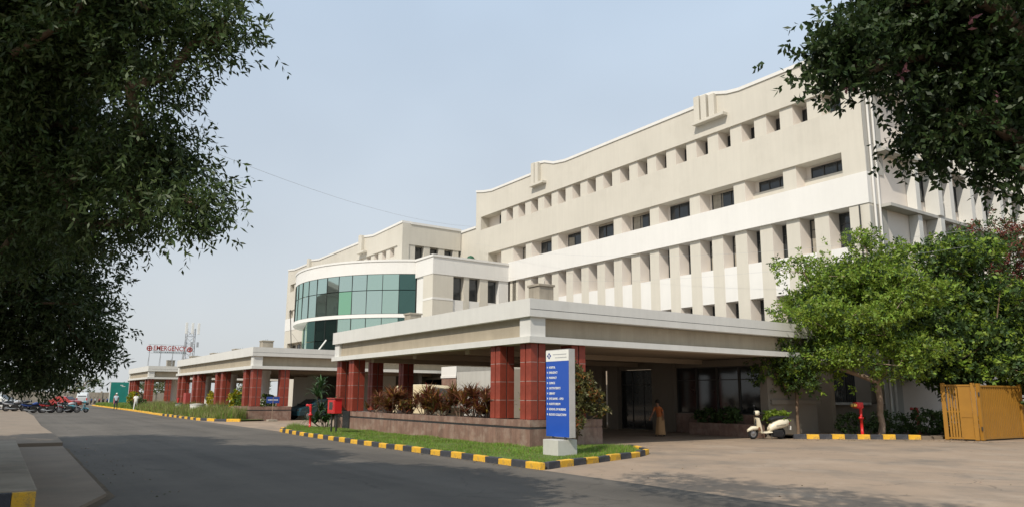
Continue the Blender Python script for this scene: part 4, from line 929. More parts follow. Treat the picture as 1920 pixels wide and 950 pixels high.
for i, tx in enumerate(lines):
    z_ = 2.43-i*.147
    text(tx, .085, (-.41, -.034, z_-.03), (math.pi/2, 0, 0), SIGNW, sg, .002, wd_[i], 1.0, .002)
    q = MB(); q.add([(-.50, -.035, z_+.04), (-.455, -.035, z_), (-.50, -.035, z_-.035)], [(0, 1, 2)]); q.build('arrow', SIGNW, sg)

# ---------------------------------------------------------------- fire equipment
hb = empty('hose_box', (-31.1, 12.15, .1)); tag(hb, 'red fire hose box on two black legs on the lawn', 'hose box')
for sx in (-.28, .28):
    q = MB(); q.box(sx-.03, sx+.03, -.03, .03, 0, .86); q.build('leg', STEEL, hb)
q = MB(); q.bbox(-.42, .42, -.16, .16, .84, 1.46, .015); q.build('cabinet', REDP, hb)
q = MB(); q.prism_xz([(-.46, 1.462), (.46, 1.462), (.46, 1.50), (-.46, 1.50)], -.2, .2); q.build('lid', REDF, hb)
q = MB(); q.bbox(-.36, .36, -.172, -.161, .9, 1.4, .004); d_ = q.build('door', REDP, hb)
q = MB(); q.box(-.2, .2, -.176, -.1725, 1.0, 1.32); q.build('glass', GLASSW, d_)
q = MB(); q.tube([(.3, -.18, 1.1), (.3, -.2, 1.12), (.3, -.2, 1.2), (.3, -.18, 1.22)], .008, 6); q.build('handle', STEEL, d_)
def hydrant(name, label, loc, rz, twin, s=1.0, m=REDP):
    h = empty(name, loc, rz); tag(h, label, 'hydrant', 'red fire hydrant stands'); h.scale = (s, s, s)
    q = MB(); q.lathe([(.13, 0), (.13, .03), (.055, .03), (.055, .62), (.10, .63), (.10, .70), (.05, .71), (.05, .86)], n=16); q.build('riser', m, h)
    q = MB(); q.tube([(0, 0, .8), (0, 0, 1.0), (-.02, 0, 1.08), (-.08, 0, 1.13)], [.05, .06, .075, .08], 12); q.build('elbow', m, h)
    if twin:
        q = MB(); q.bbox(-.22, .04, -.17, .17, 1.02, 1.26, .05); q.build('outlet_body', m, h)
        for sy in (-.09, .09):
            q = MB(); q.lathe([(.0, -.32), (.065, -.32), (.07, -.28), (.07, -.22), (.055, -.19)], (0, sy, 1.14), 'x', 14); q.build('outlet_cap', BRASS, h)
    else:
        q = MB(); q.lathe([(.0, -.30), (.065, -.30), (.07, -.26), (.05, -.2), (.05, -.1)], (0, 0, 1.12), 'x', 14); q.build('outlet_cap', m, h)
    q = MB(); q.torus((0, 0, 1.16), .085, .012, 'z', 16, 6); q.tube([(-.085, 0, 1.16), (.085, 0, 1.16)], .01, 6); q.tube([(0, 0, 1.0), (0, 0, 1.17)], .015, 6); q.build('valve_wheel', m, h)
    return h
hydrant('fire_hydrant', 'red fire hydrant with brass twin outlets behind the right kerb', (-18.1, 30.85, .13), R(60), True, 1.12)
hydrant('fire_hydrant', 'red fire hydrant at the left end of the lawn', (-35.75, 12.75, .1), R(20), False)
hydrant('fire_hydrant', 'dim red hydrant in the shade of the garden trees', (-17.6, 34.6, .13), R(60), False, 1.0, REDF)
hydrant('fire_hydrant', 'red hydrant beside the left pier of the middle porch', (-71.6, 13.4, .1), R(-20), False, 1.1)
fb = empty('hose_box', (-68.5, 13.5, .1)); tag(fb, 'red fire hose box before the middle porch piers', 'hose box')
for sx in (-.3, .3):
    q = MB(); q.box(sx-.03, sx+.03, -.03, .03, 0, .8); q.build('leg', STEEL, fb)
q = MB(); q.bbox(-.5, .5, -.2, .2, .8, 1.75, .02); q.build('cabinet', REDF, fb)
for i, (px, w_, lb) in enumerate(((-69.8, .42, 'grey bin left of the white bin before the middle porch'), (-63.3, .55, 'pale cylindrical bin before the yellow shrub'))):
    o = empty('litter_bin', (px, 13.3, .1)); tag(o, lb, 'bin'); q = MB(); q.lathe([(w_*.8, 0), (w_, .75), (w_*.95, .82)], n=18); q.build('drum', (GREYW, WHITE)[i], o); q = MB(); q.lathe([(w_+.02, .82), (w_+.02, .88), (0, .93)], n=18); q.build('lid', (STEEL, GREYW)[i], o)

# ---------------------------------------------------------------- small blue notice on a post
sn = empty('notice_post', (-49.9, 15.2, 0)); tag(sn, 'small blue notice board on a thin post at the middle porch corner', 'sign')
q = MB(); q.tube([(0, 0, .1), (0, 0, 1.6)], .025, 8); q.build('post', BARKL, sn)
q = MB(); q.bbox(-.035, -.015 + .03, -.42, .42, 1.18, 1.6, .006); q.build('board', mat('blue_notice', (.03, .07, .28), .5), sn)
q = MB(); yy = -.34
while yy < .32: q.box(.0155, .018, yy, yy+.05, 1.36, 1.43); yy += .075
q.build('lettering', SIGNW, sn)
q = MB(); q.bbox(-.25, .25, -.3, .3, .0, .12, .02); q.build('base', CONC, sn)

# ---------------------------------------------------------------- yellow gates
def gate(label, a, c, h, slats_open):
    A = Vector((a[0], a[1], 0)); Cc = Vector((c[0], c[1], 0)); L_ = (Cc-A).length; g = empty('gate_leaf', A, math.atan2(Cc.y-A.y, Cc.x-A.x)); tag(g, label, 'gate', 'yellow steel gate leaves')
    for x_, w_ in ((0, .16), (L_-.16, .16)):
        q = MB(); q.bbox(x_, x_+w_, -.07, .07, 0.03, h, .008); q.build('post', GATEY, g)
    for z_ in (.1, h-.1):
        q = MB(); q.box(.16, L_-.16, -.035, .035, z_-.035, z_+.035); q.build('rail', GATEY, g)
    q = MB(); q.box(.16, L_-.16, .036, .05, h*.5-.03, h*.5+.03); q.build('rail', GATEY, g)
    if slats_open:
        n = 5; w0 = (L_-.32)*.55
        for i in range(n):
            q = MB(); x_ = .16+.05+i*w0/n; q.box(x_, x_+.075, -.02, .02, .136, h-.136); q.build('slat', GATEY, g)
        q = MB(); q.box(.16+w0, L_-.17, -.012, .012, .136, h-.136); q.build('sheet_panel', GATEY, g)
        q = MB(); q.box(.16+w0, L_-.17, -.03, -.013, .95, 1.0); q.build('rail', GATEY, g)
    else:
        n = 22; st = (L_-.32)/n
        for i in range(n):
            q = MB(); x_ = .16+i*st; q.add([(x_, -.012, .136), (x_+st*.62, -.012, .136), (x_+st*.62, -.012, h-.136), (x_, -.012, h-.136), (x_, .02, .136), (x_+st*.62, .02, .136), (x_+st*.62, .02, h-.136), (x_, .02, h-.136)], [(0, 1, 2, 3), (7, 6, 5, 4), (1, 5, 6, 2), (0, 3, 7, 4), (3, 2, 6, 7), (0, 4, 5, 1)]); q.build('slat', GATEY, g)
        q = MB(); q.box(.16, L_-.16, .021, .034, .136, h-.136); q.build('sheet_panel', GATEY, g)
        for z_ in (.5, 1.9):
            q = MB(); q.lathe([(.03, z_-.08), (.03, z_+.08)], (-.02, -.05, 0), n=10); q.build('hinge', STEEL, g)
    return g
gate('yellow gate leaf with open slats facing the forecourt', (-15.72, 33.0), (-14.55, 33.42), 2.36, True)
gate('yellow gate leaf of close corrugated slats at the right edge', (-14.5, 33.5), (-14.36, 37.2), 2.34, False)

# ---------------------------------------------------------------- two-wheelers
def wheel(root, x, r_, w_=.05, rim=True, name='wheel'):
    q = MB(); q.torus((0, 0, 0), r_-w_, w_, 'y', 24, 8); wo = q.build(name, TYRE, root); wo.location = (x, 0, r_)
    if rim:
        q = MB(); q.lathe([(r_-w_*1.6, -.03), (r_-w_*1.3, -.03), (r_-w_*1.3, .03), (r_-w_*1.6, .03), (r_*.5, .012), (.05, .05), (.0, .05)], axis='y', n=20); q.lathe([(.0, -.05), (.05, -.05), (r_*.5, -.012), (r_-w_*1.6, -.03)], axis='y', n=20); q.build('rim', RIM, wo)
    return wo
def ringyz(x, w, z0, z1, n=12, p=2.6):
    out = []
    for j in range(n):
        a = 2*math.pi*j/n; c, s_ = math.cos(a), math.sin(a)
        out.append((x, w*math.copysign(abs(c)**(2/p), c), (z0+z1)/2+(z1-z0)/2*math.copysign(abs(s_)**(2/p), s_)))
    return out
def scooter(name, label, loc, rz, body, seatm, group=None, far=False, lean=-.12):
    s_ = empty(name, loc, rz); tag(s_, label, 'scooter', group); s_.rotation_euler = (lean, 0, rz)
    wheel(s_, .62, .22); wheel(s_, -.62, .22, name='wheel')
    q = MB(); q.loft([ringyz(-.98, .05, .60, .68), ringyz(-.90, .14, .50, .76), ringyz(-.7, .20, .43, .78), ringyz(-.45, .21, .38, .75), ringyz(-.22, .17, .32, .64), ringyz(-.08, .10, .27, .46)]); q.build('body_cowl', body, s_)
    q = MB(); q.loft([ringyz(-.16, .16, .24, .30), ringyz(.15, .17, .22, .28), ringyz(.30, .16, .22, .30)]); q.build('floorboard', body, s_)
    q = MB(); q.loft([[(.30, -.19, .25), (.34, -.2, .25), (.37, 0, .25), (.34, .2, .25), (.30, .19, .25), (.33, 0, .25)], [(.40, -.22, .55), (.44, -.22, .55), (.48, 0, .55), (.44, .22, .55), (.40, .22, .55), (.44, 0, .55)], [(.46, -.17, .82), (.49, -.17, .82), (.53, 0, .82), (.49, .17, .82), (.46, .17, .82), (.49, 0, .82)]]); q.build('leg_shield', body, s_)
    q = MB(); q.loft([ringyz(.40, .05, .36, .44), ringyz(.52, .10, .34, .50), ringyz(.68, .10, .34, .49), ringyz(.86, .05, .28, .38)]); q.build('front_mudguard', body, s_)
    q = MB(); q.tube([(.62, 0, .24), (.52, 0, .6), (.46, 0, .95)], .03, 8); q.build('steering_column', STEEL, s_)
    q = MB(); q.loft([ringyz(.36, .05, .93, 1.03), ringyz(.42, .10, .90, 1.08), ringyz(.52, .11, .89, 1.07), ringyz(.58, .08, .92, 1.03)]); hs_ = q.build('headset', body, s_)
    q = MB(); q.lathe([(0, 0), (.065, 0), (.075, -.03)], (.592, 0, .975), 'x', 14); q.build('headlamp', GLASSW, hs_)
    for sy in (-1, 1):
        q = MB(); q.tube([(.44, sy*.06, 1.0), (.40, sy*.26, 1.02), (.36, sy*.34, 1.01)], .018, 6); q.build('grip', BLKP, s_)
    q = MB(); q.tube([(.42, -.2, 1.03), (.42, -.26, 1.18)], .007, 5); q.lathe([(0, 0), (.055, .005), (.055, .02), (0, .03)], (.41, -.27, 1.21), 'x', 12); q.build('mirror', BLKP, s_)
    q = MB(); q.loft([ringyz(-.92, .09, .80, .86), ringyz(-.7, .14, .77, .89), ringyz(-.3, .14, .74, .86), ringyz(-.10, .10, .68, .78)]); q.build('seat', seatm, s_)
    q = MB(); q.loft([ringyz(-1.02, .04, .56, .62), ringyz(-.97, .07, .54, .66)]); q.build('tail_lamp', REDP, s_)
    q = MB(); q.tube([(-.25, -.16, .2), (-.55, -.18, .18), (-.9, -.18, .24)], [.03, .045, .04], 8); q.build('exhaust', STEEL, s_)
    q = MB(); q.bbox(-.6, -.3, -.1, .1, .14, .34, .03); q.build('engine', STEEL, s_)
    q = MB(); q.tube([(-.15, -.1, .24), (-.1, -.22, .02)], .012, 6); q.tube([(-.15, .1, .24), (-.1, .2, .02)], .012, 6); q.build('stand', STEEL, s_)
    if not far:
        q = MB(); q.loft([ringyz(-.72, .214, .55, .60, 8), ringyz(-.5, .222, .53, .60, 8), ringyz(-.3, .2, .50, .55, 8)]); q.build('side_trim', BLKP, s_)
        q = MB(); q.box(-1.03, -1.01, -.11, .11, .36, .5); q.build('number_plate', SIGNW, s_)
        q = MB(); q.bbox(.36, .43, -.17, .17, .34, .62, .03); q.build('apron_lining', mat('brown_lining', (.2, .1, .06), .6), s_)
        q = MB(); q.bbox(-.62, -.2, -.2, .2, .1, .36, .05); q.build('engine_cover', BLKP, s_)
    return s_
SCW = mat('scooter_cream_paint', (.74, .66, .50), .3, .06, 4, coat=.4)
scooter('parked_scooter', 'cream white scooter parked before the lobby planter', (-20.0, 26.85, 0), R(252), SCW, BLKP).scale = (1.08, 1.08, 1.1)
def motorbike(label, loc, rz, tank, group):
    s_ = empty('parked_motorcycle', loc, rz); s_.rotation_euler = (.14, 0, rz); tag(s_, label, 'motorcycle', group)
    wheel(s_, .66, .3, .045); wheel(s_, -.62, .3, .05)
    q = MB(); q.loft([ringyz(-.12, .08, .74, .84), ringyz(.08, .15, .70, .96), ringyz(.28, .15, .72, .98), ringyz(.42, .07, .78, .92)]); q.build('fuel_tank', tank, s_)
    q = MB(); q.loft([ringyz(-.85, .08, .80, .88), ringyz(-.5, .13, .76, .86), ringyz(-.1, .11, .74, .82)]); q.build('seat', BLKP, s_)
    q = MB(); q.loft([ringyz(-.95, .05, .72, .82), ringyz(-.7, .12, .58, .78), ringyz(-.3, .12, .56, .74), ringyz(-.1, .07, .6, .72)]); q.build('side_panel', tank, s_)
    q = MB(); q.bbox(-.2, .25, -.14, .14, .28, .62, .04); q.build('engine', STEEL, s_)
    for sy in (-1, 1):
        q = MB(); q.tube([(.66, sy*.09, .3), (.45, sy*.09, .95)], .022, 7); q.build('fork', GALV, s_)
        q = MB(); q.tube([(.42, 0, 1.0), (.38, sy*.2, 1.08), (.28, sy*.36, 1.06)], .014, 6); q.build('handlebar', BLKP, s_)
        q = MB(); q.tube([(.36, sy*.24, 1.08), (.34, sy*.3, 1.24)], .006, 5); q.lathe([(0, 0), (.05, .004), (.05, .016), (0, .02)], (.33, sy*.31, 1.27), 'x', 10); q.build('mirror', BLKP, s_)
    q = MB(); q.lathe([(0, .1), (.09, .09), (.1, 0), (.06, -.1)], (.5, 0, .9), 'x', 14); q.build('headlamp', GLASSW, s_)
    q = MB(); q.loft([ringyz(.35, .05, .52, .58), ringyz(.66, .07, .6, .64), ringyz(.95, .05, .46, .5)]); q.build('front_mudguard', tank, s_)
    q = MB(); q.tube([(.15, -.12, .3), (-.2, -.16, .24), (-.75, -.18, .32)], [.02, .04, .045], 8); q.build('exhaust', GALV, s_)
    q = MB(); q.tube([(.0, .1, .3), (-.02, .28, -.02)], .012, 6); q.build('stand', STEEL, s_)
    return s_
def paint(n_, c, **k): return mat(n_, c, .35, .08, 3, coat=.4, **k)
TB = [paint('black_tank_paint', (.02, .02, .024)), paint('red_tank_paint', (.35, .02, .02)), paint('silver_tank_paint', (.4, .4, .41)), paint('blue_tank_paint', (.02, .05, .2)), paint('turquoise_paint', (.10, .36, .44))]
gm = 'motorcycles parked under the low tree'
bikes = [(-80.6, 6.5, 100, 4, 'turquoise scooter nearest the road among the parked two-wheelers'), (-80.3, 5.7, 85, 2, 'silver motorcycle beside the turquoise scooter'), (-80.6, 5.0, 95, 0, 'black motorcycle second left of the turquoise scooter'), (-80.2, 4.3, 80, 1, 'red motorcycle third left of the turquoise scooter'), (-80.8, 3.6, 92, 0, 'black motorcycle in the middle of the shaded row'), (-80.4, 2.9, 100, 3, 'blue motorcycle in the shaded row'), (-80.9, 2.2, 86, 0, 'black motorcycle right of the silver one at the row end'), (-80.5, 1.5, 95, 2, 'silver motorcycle near the left end of the shaded row'), (-81.0, .8, 90, 0, 'leftmost black motorcycle of the shaded row')]
for bx_, by_, ra, ti, lb in bikes:
    if ti == 4: scooter('parked_scooter', lb, (bx_, by_, .0), R(ra-20), TB[4], BLKP, gm, True, .12)
    else: motorbike(lb, (bx_, by_, .16 if by_ < 2.3 else 0.0), R(ra), TB[ti], gm)
for i in range(12):
    c_ = ('black', 'red', 'silver', 'blue')[(i*7) % 4]
    motorbike('%s motorcycle, number %s from the road in the far row left of the teal hoarding' % (c_, ('one', 'two', 'three', 'four', 'five', 'six', 'seven', 'eight', 'nine', 'ten', 'eleven', 'twelve')[i]), (-150, 13.2+i*.62, -.05), R(180+random.uniform(-12, 12)), TB[(i*7) % 4], 'motorcycles in the far row')

# ---------------------------------------------------------------- cars and vans
def car_body(root, prof, hw, m, tum=.82, z_shoulder=.95):
    """side profile (x,z) swept across the width; upper points pulled in"""
    rings = []
    for f, ins in ((-1, .06), (-.94, 0), (-.5, -.015), (0, -.02), (.5, -.015), (.94, 0), (1, .06)):
        rg = []
        for x_, z_ in prof:
            k = tum if z_ > z_shoulder+.12 else 1.0
            cx_ = 0; xx_ = x_*(1-ins*.5); rg.append((xx_, f*hw*k, z_-(ins*.6 if z_ > .5 else -ins*.3)))
        rings.append(rg)
    q = MB(); q.loft(rings, smooth=False); return q.build('body', m, root)
def car(label, loc, rz, m):
    c = empty('parked_car', loc, rz); tag(c, label, 'car')
    prof = [(-2.1, .32), (-2.12, .62), (-2.05, .92), (-1.55, .98), (-1.05, 1.40), (-.3, 1.47), (.45, 1.42), (1.15, .98), (1.95, .82), (2.1, .6), (2.08, .3)]
    car_body(c, prof, .84, m)
    for x_, z_, s_ in ((-1.3, 1.19, -1), (.82, 1.2, 1)):
        q = MB(); hw = .62
        if s_ < 0: q.add([(-1.545, -hw, 1.0), (-1.545, hw, 1.0), (-1.085, hw*.9, 1.385), (-1.085, -hw*.9, 1.385)], [(0, 1, 2, 3)])
        else: q.add([(1.15, -hw, 1.0), (1.15, hw, 1.0), (.49, hw*.9, 1.40), (.49, -hw*.9, 1.40)], [(0, 1, 2, 3)])
        o = q.build('windscreen', GLASSW, c); o.location = (s_*.03, 0, .03)
    for sy in (-1, 1):
        q = MB(); y_ = sy*.712; q.add([(-1.25, y_, 1.03), (.95, y_, 1.03), (.42, y_*.985, 1.36), (-.95, y_*.985, 1.36)], [(0, 1, 2, 3)]); q.build('side_window', GLASSW, c)
        q = MB(); q.bbox(-2.14, -2.06, sy*.55-.2, sy*.55+.2, .68, .86, .02); q.build('tail_lamp', REDP, c)
        q = MB(); q.bbox(2.02, 2.1, sy*.6-.17, sy*.6+.17, .6, .74, .02); q.build('headlamp', GLASSW, c)
        for x_ in (-1.3, 1.32):
            q = MB(); q.lathe([(0, -.09), (.18, -.09), (.30, -.08), (.31, 0), (.30, .08), (.18, .09), (0, .09)], axis='y', n=20); w_ = q.build('wheel', TYRE, c); w_.location = (x_, sy*.76, .31)
            q = MB(); q.lathe([(0, sy*.10), (.17, sy*.095), (.19, sy*.085)], axis='y', n=16); q.build('rim', RIM, w_)
        q = MB(); q.bbox(.75, .9, sy*.95-.09, sy*.95+.09, 1.0, 1.12, .03); q.build('mirror', m, c)
    q = MB(); q.bbox(-2.17, -2.02, -.78, .78, .36, .56, .03); q.build('bumper', BLKP, c)
    q = MB(); q.box(-2.15, -2.11, -.25, .25, .66, .78); q.build('number_plate', SIGNW, c)
    return c
car('dark blue-green car parked under the middle porch', (-53.0, 19.3, .0), R(-72), paint('teal_car_paint', (.012, .045, .06)))
def van(label, loc, rz, m, L_=4.4, H_=2.35, hw=.82, roofm=None, cat='van'):
    c = empty('parked_van', loc, rz); tag(c, label, cat)
    hl = L_/2; prof = [(-hl, .35), (-hl-.03, 1.2), (-hl+.03, H_-.45), (-hl+.22, H_-.12), (-hl+.6, H_), (0, H_+.03), (hl-1.2, H_-.03), (hl-.85, H_-.2), (hl-.3, 1.25), (hl, 1.05), (hl+.05, .5), (hl, .35)]
    car_body(c, prof, hw, m, .9, 1.35)
    for sy in (-1, 1):
        for x0_, x1_ in ((-hl+.25, -hl+1.35), (-hl+1.45, -hl+2.6), (-hl+2.7, hl-.85)):
            q = MB(); y_ = sy*(hw*.925); q.bbox(x0_, x1_, min(y_, y_-sy*.02), max(y_, y_-sy*.02), 1.38, H_-.38, .008); q.build('side_window', GLASSW, c)
        for x_ in (-hl+.8, hl-.8):
            q = MB(); q.lathe([(0, -.09), (.18, -.09), (.29, -.08), (.30, 0), (.29, .08), (.18, .09), (0, .09)], axis='y', n=20); w_ = q.build('wheel', TYRE, c); w_.location = (x_, sy*(hw-.08), .30)
            q = MB(); q.lathe([(0, sy*.10), (.16, sy*.095)], axis='y', n=14); q.build('rim', RIM, w_)
        q = MB(); q.bbox(hl-.02, hl+.07, sy*.6-.14, sy*.6+.14, .75, .95, .02); q.build('headlamp', GLASSW, c)
        q = MB(); q.bbox(-hl-.06, -hl+.02, sy*.68-.08, sy*.68+.08, .8, 1.15, .02); q.build('tail_lamp', REDP, c)
    q = MB(); q.add([(hl-.28, -.66, 1.3), (hl-.28, .66, 1.3), (hl-.80, .6, H_-.24), (hl-.80, -.6, H_-.24)], [(0, 1, 2, 3)]); o = q.build('windscreen', GLASSW, c); o.location = (.03, 0, .02)
    q = MB(); q.box(-hl-.045, -hl-.02, -.55, .55, 1.4, H_-.5); q.build('rear_window', GLASSW, c)
    q = MB(); q.bbox(-hl-.1, -hl+.03, -hw*.95, hw*.95, .36, .55, .03); q.build('rear_bumper', BLKP, c)
    q = MB(); q.bbox(hl-.03, hl+.12, -hw*.95, hw*.95, .36, .55, .03); q.build('front_bumper', BLKP, c)
    return c
van('cream van standing behind the red cordylines of the near porch', (-39.6, 21.2, 0), R(20), paint('cream_van_paint', (.66, .56, .36)))
van('white and blue van at the far end of the road', (-138, 11.6, -.05), R(170), paint('white_van_paint', (.6, .62, .62)), 3.6, 2.0, .78)
car('red car parked behind the turquoise scooter', (-120, 8.0, -.05), R(40), paint('red_car_paint', (.32, .03, .02)))
car('white car half hidden by leaves at the left edge', (-88, .2, .16), R(60), paint('white_car_paint', (.6, .6, .58)))

# ---------------------------------------------------------------- rooftop emergency sign
es = empty('emergency_sign', (-94.0, 16.2, 4.81)); tag(es, 'red rooftop lettering reading EMERGENCY on a steel frame above the far porch', 'sign')
text('EMERGENCY', .78, (0, -1.75, 1.95), (math.pi/2, 0, math.pi/2), REDF, es, .03, 3.55, 1.0, .012)
for y_ in (-2.15, 2.2):
    q = MB(); q.torus((0, y_, 2.15), .26, .06, 'x', 16, 6); q.box(-.03, .03, y_-.22, y_+.22, 2.10, 2.2); q.box(-.03, .03, y_-.05, y_+.05, 1.93, 2.37); q.build('cross_emblem', REDF, es)
q = MB(); yy = -1.7
while yy < 1.7: w_ = random.uniform(.08, .2); q.box(-.02, .02, yy, yy+w_, 1.70, 1.80); yy += w_+.05
q.build('lower_strip', mat('dark_green_letter', (.03, .06, .05), .6), es)
for z_ in (1.62, 1.87, 2.6):
    q = MB(); q.box(-.09, -.05, -2.3, 2.35, z_, z_+.035); q.build('rail', GALV, es)
for y_ in (-2.1, -.9, .4, 1.5, 2.3):
    q = MB(); q.box(-.10, -.051, y_-.03, y_+.03, 0, 2.62); q.tube([(-.08, y_, 1.7), (-.9, y_, 0)], .02, 5); q.build('post', GALV, es)
# lattice mast behind
lm = empty('lattice_mast', (-124.0, 24.2, -.05)); lm.scale = (.9, .9, .88); tag(lm, 'steel lattice telecom mast behind the emergency lettering', 'mast')
for sx in (-.8, .8):
    for sy in (-.8, .8):
        q = MB(); q.tube([(sx, sy, 0), (sx*.8, sy*.8, 13.6)], .07, 6); q.build('leg', GALV, lm)
q = MB(); zz = .5
while zz < 13:
    f0, f1 = 1-.2*zz/13.6, 1-.2*(zz+1.3)/13.6
    for (ax, ay), (bx_, by_) in (((-1, -1), (1, -1)), ((1, -1), (1, 1)), ((1, 1), (-1, 1)), ((-1, 1), (-1, -1))):
        q.tube([(ax*.8*f0, ay*.8*f0, zz), (bx_*.8*f1, by_*.8*f1, min(zz+1.3, 13.6))], .03, 4); q.tube([(ax*.8*f0, ay*.8*f0, zz), (bx_*.8*f0, by_*.8*f0, zz)], .025, 4)
    zz += 1.3
q.build('bracing', GALV, lm)
for i, (sx, sy) in enumerate(((1, -.9), (.95, .1), (.9, 1.1))):
    q = MB(); q.bbox(sx-.08, sx+.08, sy-.2, sy+.2, 12.6, 14.6, .04); q.build('antenna', SIGNW, lm)
    q = MB(); q.bbox(sx-.08, sx+.08, sy-.18, sy+.18, 10.3, 11.2, .04); q.build('radio_box', GALV, lm)
# thin aerial on the middle porch roof
am = empty('roof_aerial', (-52.0, 16.9, 4.81)); tag(am, 'thin leaning aerial mast on the middle porch roof', 'aerial')
q = MB(); q.tube([(0, 0, 0), (-.05, -.1, 1.5), (-.1, -.2, 2.9)], .03, 6); q.build('mast', STEEL, am); q = MB(); q.tube([(-.02, 0, 1.2), (0, 1.0, 0)], .008, 4); q.build('stay', STEEL, am)
ar_ = empty('roof_rail', (-60.5, 21.5, 4.81)); tag(ar_, 'pale slanted pipe on the roof before the lower green glass', 'pipe'); q = MB(); q.tube([(0, 0, 0), (.2, .6, .9), (.3, 1.0, 1.5)], .06, 8); q.build('pipe', WHITE, ar_)
# teal hoarding
th = empty('hoarding', (-126, 15.3, 0)); tag(th, 'teal hoarding board beside the far porch', 'hoarding')
q = MB(); q.bbox(-.06, .06, -1.25, 1.15, .5, 3.5, .02); q.build('board', mat('teal_board', (.02, .21, .17), .5, .1, 1), th)
q = MB(); q.box(-.08, .065, -1.38, -1.26, 0, 3.55); q.build('post', SIGNW, th); q = MB(); q.box(-.08, .065, 1.16, 1.26, 0, 3.55); q.build('post', SIGNW, th)
q = MB(); q.box(.061, .064, .0, .4, 3.0, 3.1); q.box(.061, .064, .2, .7, 2.85, 2.92); q.build('mark', SIGNW, th)
# boundary wall far away
bw = empty('boundary_wall', (-156, 15, -.06)); tag(bw, 'long grey boundary wall behind the far motorcycles', 'wall')
for i in range(14):
    q = MB(); q.bbox(-.12, .12, -14+i*3.0, -11.02+i*3.0, 0, 2.1, .02); q.build('panel', CONC, bw); q = MB(); q.bbox(-.2, .2, -14.15+i*3.0, -13.85+i*3.0, 0, 2.3, .02); q.build('pillar', CONC, bw)

# ---------------------------------------------------------------- overhead wires
def wire(label, a, c, sag, r_=.018):
    q = MB(); n = 24; pts = []
    for i in range(n+1):
        f = i/n; pts.append((a[0]+(c[0]-a[0])*f, a[1]+(c[1]-a[1])*f, a[2]+(c[2]-a[2])*f-4*sag*f*(1-f)))
    q.tube(pts, r_, 5); return tag(q.build('overhead_wire', GALV), label, 'wire')
wire('thin cable sagging across the sky from the left tree to the hospital roof', (-30, 2.0, 12.3), (-57, 35.0, 17.2), 1.0, .008)
wire('thin cable crossing before the window rows of the hospital block', (-56.5, 34.8, 15.5), (-14, 33.6, 8.8), 1.2, .0045)
wire('second thin cable low across the white panels of the hospital block', (-55, 34.4, 12.4), (-14, 33.0, 8.0), 1.0, .0045)

